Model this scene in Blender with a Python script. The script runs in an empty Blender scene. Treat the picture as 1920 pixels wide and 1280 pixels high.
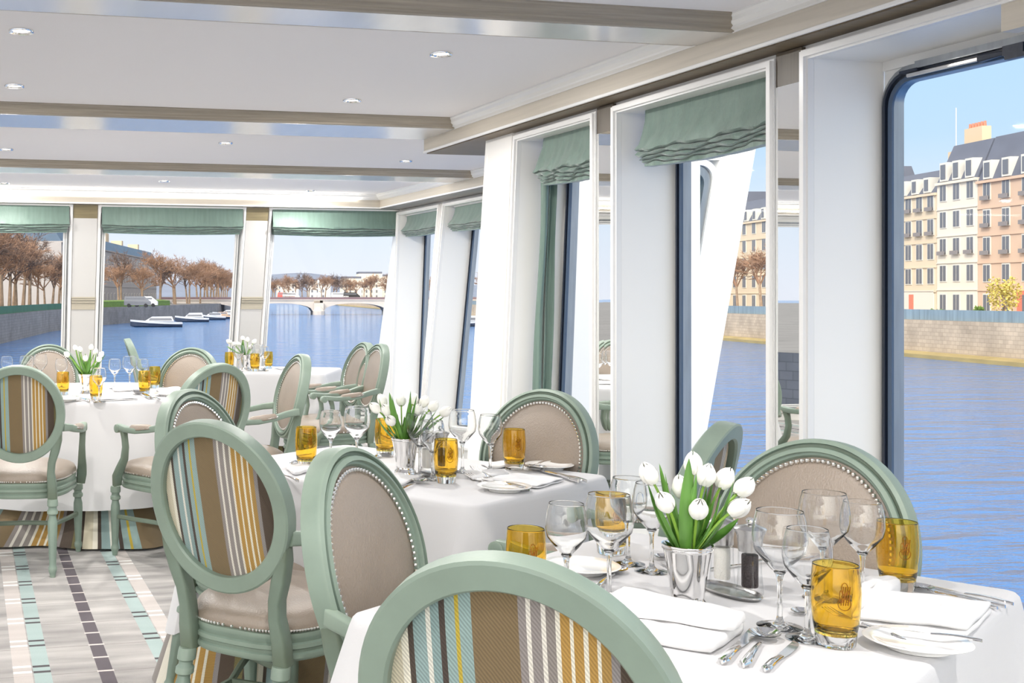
import bpy, math, random
from mathutils import Vector, Matrix, noise
random.seed(7)
C = bpy.context.scene.collection
PI = math.pi
def lin(c):
    c = c/255.0
    return c/12.92 if c <= .04045 else ((c+.055)/1.055)**2.4
def rgb(r, g, b): return (lin(r), lin(g), lin(b), 1)

# ------------------------------------------------------------------ camera
F, PX, HY, EYE = 2150.0, 410.0, 555.0, 1.32      # focal length in pixels, principal column, horizon row, eye height
TH = math.atan((PX+55)/F)                         # the lens axis looks this far right of the ship's axis
cs, sn = math.cos(TH), math.sin(TH)
cam = bpy.data.cameras.new('camera'); co = bpy.data.objects.new('camera', cam); C.objects.link(co)
cam.sensor_width = 36; cam.lens = 36*F/1920
cam.shift_x = (960-PX)/1920; cam.shift_y = -(640-HY)/1920
cam.clip_start = .05; cam.clip_end = 6000
co.location = (0, 0, EYE); co.rotation_euler = (PI/2, 0, -TH)
bpy.context.scene.camera = co
# ------------------------------------------------------------------ colour management
vs = bpy.context.scene.view_settings
bpy.context.scene.display_settings.display_device = 'sRGB'
vs.view_transform = 'Standard'; vs.look = 'None'; vs.gamma = 1; vs.exposure = 0.72; vs.use_curve_mapping = False
cy = bpy.context.scene.cycles
cy.use_denoising = True; cy.max_bounces = 12; cy.transparent_max_bounces = 24; cy.transmission_bounces = 10; cy.sample_clamp_indirect = 4
cy.caustics_reflective = True; cy.caustics_refractive = True
# ------------------------------------------------------------------ sky
FILL_GLOW = 3.6  # strength of the fill glow added to the sky
W = bpy.data.worlds.new('sky'); bpy.context.scene.world = W; W.use_nodes = True
nt = W.node_tree; nt.nodes.clear()
tc = nt.nodes.new('ShaderNodeTexCoord'); sx = nt.nodes.new('ShaderNodeSeparateXYZ'); nt.links.new(tc.outputs['Generated'], sx.inputs[0])
rp = nt.nodes.new('ShaderNodeValToRGB'); nt.links.new(sx.outputs['Z'], rp.inputs[0])
el = rp.color_ramp.elements
el[0].position = 0.0; el[0].color = (.66, .68, .76, 1)
el[1].position = 1.0; el[1].color = (.92, .92, .92, 1)
for p, c in ((.05, (.60, .66, .76, 1)), (.12, (.42, .58, .74, 1)), (.22, (.36, .56, .76, 1)), (.32, (.44, .59, .77, 1)), (.5, (.84, .85, .87, 1))):
    e = el.new(p); e.color = c
bg = nt.nodes.new('ShaderNodeBackground'); bg.inputs[1].default_value = .86
ow = nt.nodes.new('ShaderNodeOutputWorld')
# sky glow added round the sun, aft to port, as soft fill for the room
dt = nt.nodes.new('ShaderNodeVectorMath'); dt.operation = 'DOT_PRODUCT'; nt.links.new(tc.outputs['Generated'], dt.inputs[0]); dt.inputs[1].default_value = Vector((-.55, -.72, .42)).normalized()
mxx = nt.nodes.new('ShaderNodeMath'); mxx.operation = 'MAXIMUM'; nt.links.new(dt.outputs['Value'], mxx.inputs[0]); mxx.inputs[1].default_value = 0
pww = nt.nodes.new('ShaderNodeMath'); pww.operation = 'POWER'; nt.links.new(mxx.outputs[0], pww.inputs[0]); pww.inputs[1].default_value = 3.0
glo = nt.nodes.new('ShaderNodeMix'); glo.data_type = 'RGBA'; glo.blend_type = 'ADD'; glo.inputs[7].default_value = (FILL_GLOW, FILL_GLOW*.93, FILL_GLOW*.80, 1)
nt.links.new(pww.outputs[0], glo.inputs[0]); nt.links.new(rp.outputs[0], glo.inputs[6])
nt.links.new(glo.outputs[2], bg.inputs[0]); nt.links.new(bg.outputs[0], ow.inputs[0])
# ------------------------------------------------------------------ sun: from the port quarter, behind the viewer
sl = bpy.data.lights.new('sun', 'SUN'); sl.energy = 1.3; sl.angle = math.radians(1.0); sl.color = (1, .93, .82)
so = bpy.data.objects.new('sun', sl); C.objects.link(so); so.rotation_euler = (math.radians(52), 0, math.radians(-62))
LAMP = 9.0     # watts of each downlight
COVE = 0.0     # watts of each cove strip

# ------------------------------------------------------------------ picture measurements -> places
def cw(r, d, z=0.0): return Vector((r*cs + d*sn, -r*sn + d*cs, z))       # right / forward of the eye -> world
def onZ(x, y, z=.75):
    d = (EYE-z)*F/(y-HY); return cw((x-PX)/F*d, d, z)
def onX(x, X, y=None):
    q = (x-PX)/F; Y = X*(cs-q*sn)/(sn+q*cs); d = X*sn+Y*cs
    return Vector((X, Y, EYE+(HY-(y if y is not None else HY))*d/F))
def onY(x, Y, y=None):
    q = (x-PX)/F; X = Y*(sn+q*cs)/(cs-q*sn); d = X*sn+Y*cs
    return Vector((X, Y, EYE+(HY-(y if y is not None else HY))*d/F))
def atd(x, y, d): return cw((x-PX)/F*d, d, EYE+(HY-y)*d/F)
def topat(x, y, z): return onZ(x, y, z)

# ------------------------------------------------------------------ mesh helpers
class MB:
    def __init__(s): s.v = []; s.f = []; s.uv = None
    def add(s, vs, fs):
        n = len(s.v); s.v += [tuple(p) for p in vs]; s.f += [tuple(i+n for i in f) for f in fs]; return s
    def box(s, x0, x1, y0, y1, z0, z1, fn=None):
        P = [(x, y, z) for x in (x0, x1) for y in (y0, y1) for z in (z0, z1)]
        if fn: P = [fn(*p) for p in P]
        return s.add(P, [(0, 1, 3, 2), (4, 6, 7, 5), (0, 4, 5, 1), (2, 3, 7, 6), (0, 2, 6, 4), (1, 5, 7, 3)])
    def lathe(s, prof, n=24, c=(0, 0, 0), mod=None, caps=True):
        k = len(prof); V = []
        for r, z in prof:
            for i in range(n):
                a = 2*PI*i/n; rr = r*(mod(a, z) if mod else 1)
                V.append((c[0]+rr*math.cos(a), c[1]+rr*math.sin(a), c[2]+z))
        Fs = [(j*n+i, j*n+(i+1) % n, (j+1)*n+(i+1) % n, (j+1)*n+i) for j in range(k-1) for i in range(n)]
        if caps: Fs.append(tuple(reversed(range(n)))); Fs.append(tuple(range((k-1)*n, k*n)))
        return s.add(V, Fs)
    def sweep(s, path, sec, n=8, power=.6, side=None, closed=False):
        # path of points, sec = (w,h) or list; rounded section
        P = [Vector(p) for p in path]; k = len(P); V = []
        for j in range(k):
            if closed: t = P[(j+1) % k]-P[j-1]
            else: t = P[min(j+1, k-1)]-P[max(j-1, 0)]
            t.normalize()
            sd = Vector(side) if side else Vector((0, 0, 1))
            a = t.cross(sd)
            if a.length < 1e-4: a = t.cross(Vector((1, 0, 0)))
            a.normalize(); b = a.cross(t).normalized()
            w, h = sec[j] if isinstance(sec, list) else sec
            for i in range(n):
                an = 2*PI*(i+.5)/n; c_, s_ = math.cos(an), math.sin(an)
                u = math.copysign(abs(c_)**power, c_)*w/2; q = math.copysign(abs(s_)**power, s_)*h/2
                V.append(P[j]+a*u+b*q)
        m = k if closed else k-1
        Fs = [(j*n+i, j*n+(i+1) % n, ((j+1) % k)*n+(i+1) % n, ((j+1) % k)*n+i) for j in range(m) for i in range(n)]
        if not closed: Fs.append(tuple(reversed(range(n)))); Fs.append(tuple(range((k-1)*n, k*n)))
        return s.add(V, Fs)
    def loft(s, rings, cap0=True, cap1=True):
        n = len(rings[0]); V = [p for r in rings for p in r]; k = len(rings)
        Fs = [(j*n+i, j*n+(i+1) % n, (j+1)*n+(i+1) % n, (j+1)*n+i) for j in range(k-1) for i in range(n)]
        if cap0: Fs.append(tuple(reversed(range(n))))
        if cap1: Fs.append(tuple(range((k-1)*n, k*n)))
        return s.add(V, Fs)
    def grid(s, nu, nv, fn, closed_u=False):
        V = [fn(i/(nu if closed_u else nu-1), j/(nv-1)) for j in range(nv) for i in range(nu)]
        mu = nu if closed_u else nu-1
        Fs = [(j*nu+i, j*nu+(i+1) % nu, (j+1)*nu+(i+1) % nu, (j+1)*nu+i) for j in range(nv-1) for i in range(mu)]
        return s.add(V, Fs)
    def ball(s, c, r, n=8, k=5, sq=(1, 1, 1)):
        rings = []
        for j in range(1, k):
            t = PI*j/k
            rings.append([(c[0]+r*sq[0]*math.sin(t)*math.cos(2*PI*i/n), c[1]+r*sq[1]*math.sin(t)*math.sin(2*PI*i/n), c[2]-r*sq[2]*math.cos(t)) for i in range(n)])
        return s.loft(rings)
    def build(s, name, m, parent=None, smooth=True, loc=None, auto=35):
        me = bpy.data.meshes.new(name); me.from_pydata(s.v, [], s.f); me.update()
        me.materials.append(m)
        if smooth:
            me.polygons.foreach_set('use_smooth', [True]*len(me.polygons))
            try: me.set_sharp_from_angle(angle=math.radians(auto))
            except Exception: pass
        o = bpy.data.objects.new(name, me); C.objects.link(o)
        if parent: o.parent = parent
        if loc: o.location = loc
        return o
def fixn(o):
    import bmesh
    b = bmesh.new(); b.from_mesh(o.data); bmesh.ops.recalc_face_normals(b, faces=b.faces); b.to_mesh(o.data); b.free(); return o
def tag(o, label, cat, group=None, kind=None):
    o['label'] = label; o['category'] = cat
    if group: o['group'] = group
    if kind: o['kind'] = kind
    return o
def thing(name, label, cat, loc=(0, 0, 0), rz=0, group=None):
    o = bpy.data.objects.new(name, None); C.objects.link(o); o.empty_display_size = .1
    o.location = loc; o.rotation_euler = (0, 0, rz); return tag(o, label, cat, group)
def struct(o): o['kind'] = 'structure'; return o
def kids(o): return [c for c in bpy.data.objects if c.parent == o]
TREE = {}
def copy_tree(o, parent=None):
    c = o.copy(); C.objects.link(c)
    if parent: c.parent = parent
    if o not in TREE: TREE[o] = kids(o)
    for ch in TREE[o]: copy_tree(ch, c)
    return c
def place(proto, used, loc, rz, label, group=None, scale=None):
    o = copy_tree(proto) if used[0] else proto
    used[0] = True
    o.location = loc; o.rotation_euler = (0, 0, rz); o['label'] = label
    if group: o['group'] = group
    if scale: o.scale = (scale,)*3
    return o

# ------------------------------------------------------------------ materials
def node_mat(name):
    m = bpy.data.materials.new(name); m.use_nodes = True
    n = m.node_tree; return m, n, n.nodes['Principled BSDF']
def nn(n, t, **k):
    x = n.nodes.new(t)
    for a, b in k.items(): setattr(x, a, b)
    return x
def coords(n, scale=(1, 1, 1), kind='Object', rot=(0, 0, 0)):
    t = nn(n, 'ShaderNodeTexCoord'); mp = nn(n, 'ShaderNodeMapping'); mp.inputs['Scale'].default_value = scale; mp.inputs['Rotation'].default_value = rot
    n.links.new(t.outputs[kind], mp.inputs[0]); return mp.outputs[0]
def mat(name, col, rough=.5, metal=0, var=0, vs=(8, 8, 8), bump=0, bs=(60, 60, 60), coat=0, sheen=0, spec=.5, detail=4, kind='Object'):
    m, n, p = node_mat(name)
    p.inputs['Base Color'].default_value = col; p.inputs['Roughness'].default_value = rough; p.inputs['Metallic'].default_value = metal
    p.inputs['Coat Weight'].default_value = coat; p.inputs['Sheen Weight'].default_value = sheen; p.inputs['Specular IOR Level'].default_value = spec
    if var:
        nz = nn(n, 'ShaderNodeTexNoise'); nz.inputs['Scale'].default_value = 1; nz.inputs['Detail'].default_value = detail
        n.links.new(coords(n, vs, kind), nz.inputs['Vector'])
        mx = nn(n, 'ShaderNodeMix', data_type='RGBA', blend_type='MULTIPLY'); mx.inputs[0].default_value = 1
        mr = nn(n, 'ShaderNodeMapRange'); mr.inputs[1].default_value = .3; mr.inputs[2].default_value = .7; mr.inputs[3].default_value = 1-var; mr.inputs[4].default_value = 1+var*.4
        n.links.new(nz.outputs[0], mr.inputs[0]); mx.inputs[6].default_value = col; n.links.new(mr.outputs[0], mx.inputs[7]); n.links.new(mx.outputs[2], p.inputs['Base Color'])
    if bump:
        nz = nn(n, 'ShaderNodeTexNoise'); nz.inputs['Scale'].default_value = 1; nz.inputs['Detail'].default_value = 3
        n.links.new(coords(n, bs, kind), nz.inputs['Vector'])
        b = nn(n, 'ShaderNodeBump'); b.inputs['Strength'].default_value = bump; b.inputs['Distance'].default_value = .003
        n.links.new(nz.outputs[0], b.inputs['Height']); n.links.new(b.outputs[0], p.inputs['Normal'])
    return m
def thin_glass(name, tint=(1, 1, 1), edge=(.6, .62, .64), gloss=.9, base=.05, blend=.35):
    m = bpy.data.materials.new(name); m.use_nodes = True; n = m.node_tree; n.nodes.clear()
    out = nn(n, 'ShaderNodeOutputMaterial'); lw = nn(n, 'ShaderNodeLayerWeight'); lw.inputs[0].default_value = blend
    tr = nn(n, 'ShaderNodeBsdfTransparent'); gl = nn(n, 'ShaderNodeBsdfGlossy'); gl.inputs['Roughness'].default_value = .02
    gl.inputs['Color'].default_value = (gloss, gloss, gloss, 1)
    mc = nn(n, 'ShaderNodeMix', data_type='RGBA'); mc.inputs[6].default_value = (*tint, 1); mc.inputs[7].default_value = (*edge, 1)
    pw = nn(n, 'ShaderNodeMath', operation='POWER'); n.links.new(lw.outputs['Facing'], pw.inputs[0]); pw.inputs[1].default_value = 2.0
    n.links.new(pw.outputs[0], mc.inputs[0]); n.links.new(mc.outputs[2], tr.inputs[0])
    mr = nn(n, 'ShaderNodeMapRange'); mr.inputs[3].default_value = base; mr.inputs[4].default_value = .75
    p3 = nn(n, 'ShaderNodeMath', operation='POWER'); n.links.new(lw.outputs['Facing'], p3.inputs[0]); p3.inputs[1].default_value = 3.0
    n.links.new(p3.outputs[0], mr.inputs[0])
    mx = nn(n, 'ShaderNodeMixShader'); n.links.new(mr.outputs[0], mx.inputs[0]); n.links.new(tr.outputs[0], mx.inputs[1]); n.links.new(gl.outputs[0], mx.inputs[2])
    n.links.new(mx.outputs[0], out.inputs[0]); return m
STR = [(0, (74, 62, 52)), (.02, (214, 205, 180)), (.085, (238, 232, 214)), (.115, (78, 66, 56)), (.14, (148, 172, 170)), (.195, (228, 226, 214)), (.212, (140, 164, 162)), (.25, (74, 62, 54)), (.272, (150, 174, 170)),
       (.31, (196, 172, 60)), (.328, (150, 174, 170)), (.375, (130, 110, 78)), (.54, (150, 142, 138)), (.57, (232, 226, 214)), (.585, (150, 142, 138)), (.62, (232, 226, 214)), (.635, (146, 138, 132)), (.665, (234, 228, 212)),
       (.68, (184, 144, 74)), (.712, (236, 230, 212)), (.726, (184, 144, 74)), (.756, (236, 230, 212)), (.77, (184, 144, 74)), (.80, (236, 230, 212)), (.812, (176, 140, 76)), (.84, (150, 144, 142)), (.868, (86, 72, 60)), (.95, (120, 112, 72))]
def stripes(name, mode='back', period=.36):
    m, n, p = node_mat(name); p.inputs['Roughness'].default_value = .9; p.inputs['Sheen Weight'].default_value = .2
    sp = nn(n, 'ShaderNodeSeparateXYZ'); t = nn(n, 'ShaderNodeTexCoord')
    n.links.new(t.outputs['Object' if mode == 'back' else 'UV'], sp.inputs[0])
    a = nn(n, 'ShaderNodeMath', operation='MULTIPLY_ADD'); a.inputs[1].default_value = 1/period; a.inputs[2].default_value = .5 if mode == 'back' else 0
    n.links.new(sp.outputs['X'], a.inputs[0]); src = a.outputs[0]
    if mode != 'back':
        fr = nn(n, 'ShaderNodeMath', operation='FRACT'); n.links.new(src, fr.inputs[0]); src = fr.outputs[0]
    r = nn(n, 'ShaderNodeValToRGB'); r.color_ramp.interpolation = 'CONSTANT'; e = r.color_ramp.elements
    e[0].position = 0; e[0].color = rgb(*STR[0][1]); e[1].position = STR[1][0]; e[1].color = rgb(*STR[1][1])
    for q, c in STR[2:]: x = e.new(q); x.color = rgb(*c)
    n.links.new(src, r.inputs[0])
    # woven twill: a fine diagonal wave
    wv = nn(n, 'ShaderNodeTexWave', wave_type='BANDS', bands_direction='DIAGONAL'); wv.inputs['Scale'].default_value = 110; wv.inputs['Distortion'].default_value = 1.5
    n.links.new(t.outputs['Object'], wv.inputs[0])
    mx = nn(n, 'ShaderNodeMix', data_type='RGBA', blend_type='MULTIPLY'); mx.inputs[0].default_value = .35
    n.links.new(r.outputs[0], mx.inputs[6]); n.links.new(wv.outputs[0], mx.inputs[7]); n.links.new(mx.outputs[2], p.inputs['Base Color'])
    b = nn(n, 'ShaderNodeBump'); b.inputs['Strength'].default_value = .4; b.inputs['Distance'].default_value = .001
    n.links.new(wv.outputs[0], b.inputs['Height']); n.links.new(b.outputs[0], p.inputs['Normal'])
    return m
M = {}
M['wall'] = mat('white_lacquer', rgb(246, 244, 240), .28, spec=.4)
M['casing'] = mat('white_casing', rgb(238, 237, 235), .3)
M['ceil'] = mat('ceiling_vinyl', rgb(236, 233, 234), .8, bump=.15, bs=(220, 220, 220))
M['fascia'] = mat('limed_oak_pale', rgb(208, 199, 184), .45, var=.10, vs=(60, 2, 60))
M['fasciaX'] = mat('limed_oak_pale_cross', rgb(206, 197, 182), .45, var=.10, vs=(2, 60, 60))
M['beam'] = mat('limed_oak_grey', rgb(164, 154, 139), .5, var=.22, vs=(3, 90, 90))
M['under'] = mat('brushed_silver_panel', rgb(228, 226, 224), .2, metal=.4, var=.04, vs=(14, .6, 1))
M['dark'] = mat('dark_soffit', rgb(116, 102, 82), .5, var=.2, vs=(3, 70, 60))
M['grey'] = mat('grey_soffit', rgb(150, 144, 138), .5)
M['mirror'] = mat('mirror', (.92, .93, .92, 1), .01, metal=1)
M['gasket'] = mat('black_gasket', rgb(34, 42, 58), .35, bump=.2)
M['steel'] = mat('brushed_steel', rgb(165, 168, 170), .3, metal=.9, var=.15, vs=(40, 40, 4))
M['pane'] = thin_glass('window_glass', (.985, .99, .99), (.8, .86, .88), base=.008, blend=.2)
M['screen'] = thin_glass('tinted_screen_glass', (.62, .72, .74), (.5, .6, .62), base=.05)
M['blind'] = mat('sage_silk', rgb(106, 130, 119), .5, var=.14, vs=(40, 40, 3), bump=.35, bs=(140, 140, 30), sheen=.5)
M['paint'] = mat('sage_antiqued_paint', rgb(128, 146, 133), .42, var=.16, vs=(9, 9, 9), bump=.12, bs=(70, 70, 12), detail=8)
def worn(m, hi, lo):
    n = m.node_tree; p = n.nodes['Principled BSDF']; src = p.inputs['Base Color'].links[0].from_socket
    g = nn(n, 'ShaderNodeNewGeometry')
    for a0, a1, col, k in ((.52, .60, hi, .40), (.485, .42, lo, .6)):
        mr = nn(n, 'ShaderNodeMapRange'); mr.inputs[1].default_value = a0; mr.inputs[2].default_value = a1; mr.inputs[3].default_value = 0; mr.inputs[4].default_value = k
        n.links.new(g.outputs['Pointiness'], mr.inputs[0]); mx = nn(n, 'ShaderNodeMix', data_type='RGBA'); n.links.new(mr.outputs[0], mx.inputs[0]); n.links.new(src, mx.inputs[6]); mx.inputs[7].default_value = col; src = mx.outputs[2]
    n.links.new(src, p.inputs['Base Color'])
worn(M['paint'], rgb(166, 178, 160), rgb(92, 100, 78))
M['leather'] = mat('taupe_leather', rgb(152, 138, 124), .36, var=.06, bump=.5, bs=(260, 260, 140), spec=.75)
M['nail'] = mat('silver_nailhead', (.92, .90, .86, 1), .18, metal=1)
M['stripe'] = stripes('striped_fabric', 'back')
M['skirt'] = stripes('striped_skirt_cloth', 'uv', .62)
M['linen'] = mat('white_linen', rgb(211, 210, 211), .75, bump=.12, bs=(500, 500, 500), sheen=.2)
M['napkin'] = mat('white_napkin', rgb(230, 229, 229), .8, bump=.15, bs=(600, 600, 600))
M['china'] = mat('white_china', rgb(246, 245, 243), .08, coat=.5)
M['silver'] = mat('polished_silver', (.86, .85, .84, 1), .06, metal=1)
M['satin'] = mat('satin_steel', (.62, .61, .60, 1), .25, metal=1)
M['glass'] = (lambda m: m)(None)
def real_glass(name, col, rough=0.0):
    m, n, p = node_mat(name); p.inputs['Base Color'].default_value = (*col, 1); p.inputs['Transmission Weight'].default_value = 1
    p.inputs['IOR'].default_value = 1.45; p.inputs['Roughness'].default_value = rough; return m
M['glass'] = real_glass('clear_glass', (.99, .995, .995)); M['amber'] = real_glass('amber_glass', (.97, .66, .14))
M['amber'] = real_glass('amber_glass', (.985, .74, .16)); M['thin'] = thin_glass('thin_clear_glass', (.99, .99, .99), (.74, .77, .79), base=.04)
M['petal'] = mat('white_tulip_petal', rgb(248, 246, 238), .5, var=.04, vs=(60, 60, 20), sheen=.2)
M['stem'] = mat('tulip_stem', rgb(130, 170, 60), .45)
M['leaf'] = mat('tulip_leaf', rgb(100, 150, 64), .42, var=.25, vs=(60, 60, 8))
M['salt'] = mat('salt', rgb(238, 236, 230), .8, bump=.6, bs=(600, 600, 600))
M['pepper'] = mat('peppercorns', rgb(52, 38, 40), .5, var=.7, vs=(300, 300, 300), bump=1, bs=(260, 260, 260))
M['wood'] = mat('table_wood', rgb(120, 90, 60), .5)
def emis(name, col, s):
    m = bpy.data.materials.new(name); m.use_nodes = True; n = m.node_tree; n.nodes.clear()
    o = nn(n, 'ShaderNodeOutputMaterial'); e = nn(n, 'ShaderNodeEmission'); e.inputs[0].default_value = (*col, 1); e.inputs[1].default_value = s
    n.links.new(e.outputs[0], o.inputs[0]); return m
M['lampglow'] = emis('lamp_glow', (1, .97, .92), 2.5)
def carpet():
    m, n, p = node_mat('woven_carpet'); p.inputs['Roughness'].default_value = .95
    t = nn(n, 'ShaderNodeTexCoord'); sp = nn(n, 'ShaderNodeSeparateXYZ'); n.links.new(t.outputs['Object'], sp.inputs[0])
    def mth(op, a, b=None, c=None):
        x = nn(n, 'ShaderNodeMath', operation=op)
        for i, q in enumerate((a, b, c)):
            if q is None: continue
            if isinstance(q, (int, float)): x.inputs[i].default_value = q
            else: n.links.new(q, x.inputs[i])
        return x.outputs[0]
    X, Y = sp.outputs['X'], sp.outputs['Y']
    nz = nn(n, 'ShaderNodeTexNoise'); nz.inputs['Detail'].default_value = 6; nz.inputs['Scale'].default_value = 1
    mp = nn(n, 'ShaderNodeMapping'); mp.inputs['Scale'].default_value = (1.6, 9, 1); n.links.new(t.outputs['Object'], mp.inputs[0]); n.links.new(mp.outputs[0], nz.inputs['Vector'])
    rr = nn(n, 'ShaderNodeValToRGB'); e = rr.color_ramp.elements; e[0].position = .3; e[0].color = rgb(146, 143, 141); e[1].position = .7; e[1].color = rgb(200, 196, 192); x = e.new(.5); x.color = rgb(174, 170, 167)
    n.links.new(nz.outputs[0], rr.inputs[0]); cur = rr.outputs[0]
    def band(v, lo, hi):   # 1 when lo<v<hi
        return mth('MULTIPLY', mth('GREATER_THAN', v, lo), mth('LESS_THAN', v, hi))
    def over(mask, col, k=1.0):
        nonlocal cur
        mx = nn(n, 'ShaderNodeMix', data_type='RGBA'); n.links.new(mth('MULTIPLY', mask, k), mx.inputs[0]); n.links.new(cur, mx.inputs[6]); mx.inputs[7].default_value = rgb(*col); cur = mx.outputs[2]
    P = 1.1; R = .31
    U = mth('MULTIPLY', mth('ABSOLUTE', mth('SUBTRACT', mth('FRACT', mth('ADD', mth('DIVIDE', mth('SUBTRACT', X, CX0), P), .5)), .5)), P)
    V = mth('FRACT', mth('DIVIDE', Y, R)); V2 = mth('FRACT', mth('DIVIDE', Y, R/2))
    over(mth('LESS_THAN', V, .014), (120, 116, 112), .7)
    over(band(U, .19, .25), (168, 190, 187), .8)
    over(band(U, .255, .32), (214, 204, 198), .6)
    over(band(U, -1, .026), (100, 93, 98), 1)
    over(mth('MULTIPLY', band(U, -1, .03), band(V2, 0, .10)), (215, 205, 200), 1)
    over(mth('MULTIPLY', band(U, .19, .25), band(V, .10, .17)), (86, 82, 84), 1)
    over(mth('MULTIPLY', band(U, .19, .25), band(V, .30, .37)), (86, 82, 84), 1)
    over(mth('MULTIPLY', band(U, .255, .32), band(V, .12, .19)), (240, 238, 234), 1)
    over(mth('MULTIPLY', band(U, .255, .32), band(V, .32, .39)), (240, 238, 234), 1)
    n2 = nn(n, 'ShaderNodeTexNoise'); n2.inputs['Scale'].default_value = 350; n.links.new(t.outputs['Object'], n2.inputs['Vector'])
    b = nn(n, 'ShaderNodeBump'); b.inputs['Strength'].default_value = .6; b.inputs['Distance'].default_value = .004
    n.links.new(n2.outputs[0], b.inputs['Height']); n.links.new(b.outputs[0], p.inputs['Normal'])
    n.links.new(cur, p.inputs['Base Color']); return m
CX0 = onZ(128, 1062, 0).x
M['carpet'] = carpet()
# ================================================================== ROOM
ZC, ZB, ZF = 2.25, 2.20, 2.125          # ceiling panels, beam undersides, fascia foot
XF = .365*2150/(cs)*0 + onX(853, 2.4).x  # placeholder, set below
# fascia plane: the crown corner at picture (853,242) lies at height ZB
def plane_x(x, y, z):
    return topat(x, y, z).x
XF = plane_x(853, 242, ZB); XF2 = plane_x(890, 330, 2.215)
XW = XF*1.04; XW2 = XF2+.21
YB = [(onX(1375, XF).y, onX(1375, XF).y+.20), (onX(853, XF).y, onX(795, XF).y), (onX(888, XF2).y, onX(888, XF2).y+.34)]
YS = YB[1][1]                           # the room widens forward of here
YF = onX(712, XF2).y                    # front fascia
YW = YF+.10
YA = -2.6                               # aft end (behind the viewer, left open to let sky light in)
XP = -5.2                               # port fascia
ZT = 2.10                               # window heads
def lean(Y):
    if Y < 4.4: return 0.0
    if Y < 6.5: return .055*(Y-4.4)/.9 if Y < 5.3 else .055+.05*(Y-5.3)/1.2
    return .108
def SW(Y, z, n): return Vector((XW+n-lean(Y)*(ZT-z), Y, z))
def lean2(Y): return .035+.075*min(1, max(0, (YW-Y)/1.3))
def SW2(Y, z, n): return Vector((XW2+n-lean2(Y)*(ZT-z), Y, z))
def PW(Y, z, n): return Vector((XP-.1-n, Y, z))
def FW(X, z, n): return Vector((X, YW+n+.27*(ZT-z), z))
def mb(fn, s0, s1, z0, z1, n0, n1, b=None):
    b = b or MB(); return b.box(s0, s1, z0, z1, n0, n1, fn)
# floor / ceiling
fl = MB().add([(XP-.6, YA, 0), (XW+.3, YA, 0), (XW+.3, YS-.1, 0), (XW2+.3, YS-.1, 0), (XW2+.3, YW+1.0, 0), (XP-.6, YW+1.0, 0)], [(0, 1, 2, 3, 4, 5)])
fl.add([(x, y, -.12) for x, y, z in fl.v], [(5, 4, 3, 2, 1, 0)])
struct(fl.build('floor', M['carpet'], smooth=False))
ce = MB().box(XP-.6, XW+.30, YA, YS-.1, ZC, ZC+.10).box(XP-.6, XW2+.3, YS-.1, YW+.25, ZC, ZC+.10)
struct(ce.build('ceiling', M['ceil'], smooth=False))
# beams: moulding on the aft face, polished underside
def moulding(path_fn, prof, name, m, k=2, label=None):
    # path_fn(t)->(origin, out dir) ; prof list of (out, z)
    b = MB(); R = []
    for t in range(k):
        o, d = path_fn(t/(k-1)); R.append([Vector((o[0]+d[0]*q, o[1]+d[1]*q, z)) for q, z in prof])
    b.loft(R); return fixn(b.build(name, m, auto=20))
MP = [(0, ZC+.002), (.075, ZC+.002), (.075, ZC-.006), (.062, ZC-.010), (.056, ZC-.020), (.040, ZC-.028), (.036, ZC-.034), (.020, ZC-.040), (.016, ZC-.048), (.004, ZB+.001), (0, ZB+.001)]
for i, (y0, y1) in enumerate(YB):
    xr = XF if i < 2 else XF2
    bm = struct(MB().box(XP, xr, y0, y1, ZB, ZC).build(f'trim_{i+1}', M['under'], smooth=False))
    mo = moulding(lambda t: ((XP+(xr-XP)*t, y0), (0, -1)), MP, 'beam_moulding', M['beam']); mo.parent = bm
    mo2 = moulding(lambda t: ((XP+(xr-XP)*t, y1), (0, 1)), MP, 'beam_moulding', M['beam']); mo2.parent = bm
# fascias (soffit boxes) along the windows
def soffit(name, x0, x1, y0, y1, aft=False):
    o = struct(MB().box(x0, x1, y0, y1, ZF, ZC).build(name, M['fascia'], smooth=False))
    return o
st_near = soffit('trim_4', XF, XW+.29, YA, YS)
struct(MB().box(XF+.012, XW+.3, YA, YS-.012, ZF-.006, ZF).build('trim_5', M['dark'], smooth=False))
st_far = soffit('trim_6', XF2, XW2+.29, YS, YF)
struct(MB().box(XF2+.012, XW2+.3, YS, YF, ZF-.006, ZF).build('trim_7', M['grey'], smooth=False))
st_front = struct(MB().box(XP, XW2+.29, YF, YW+.12, ZF, ZC).build('trim_8', M['fasciaX'], smooth=False))
st_port = soffit('trim_9', XP-.6, XP, YA, YF)
CP = [(0, ZC+.002), (.06, ZC+.002), (.06, ZC-.006), (.05, ZC-.012), (.044, ZC-.024), (.028, ZC-.034), (.024, ZC-.040), (.010, ZC-.046), (.006, ZB), (0, ZB)]
bays = [(YA, YB[0][0]), (YB[0][1], YB[1][0])]
for y0, y1 in bays:
    o = moulding(lambda t: ((XF, y0+(y1-y0)*t), (-1, 0)), CP, 'crown_moulding', M['casing']); o.parent = st_near
for y0, y1 in ((YB[1][1], YB[2][0]), (YB[2][1], YF)):
    o = moulding(lambda t: ((XF2, y0+(y1-y0)*t), (-1, 0)), CP, 'crown_moulding', M['casing']); o.parent = st_far
o = moulding(lambda t: ((XP+(XF2-XP)*t, YF), (0, -1)), CP, 'crown_moulding', M['casing']); o.parent = st_front
o = moulding(lambda t: ((XP, YA+(YF-YA)*t), (1, 0)), CP, 'crown_moulding', M['casing']); o.parent = st_port
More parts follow.
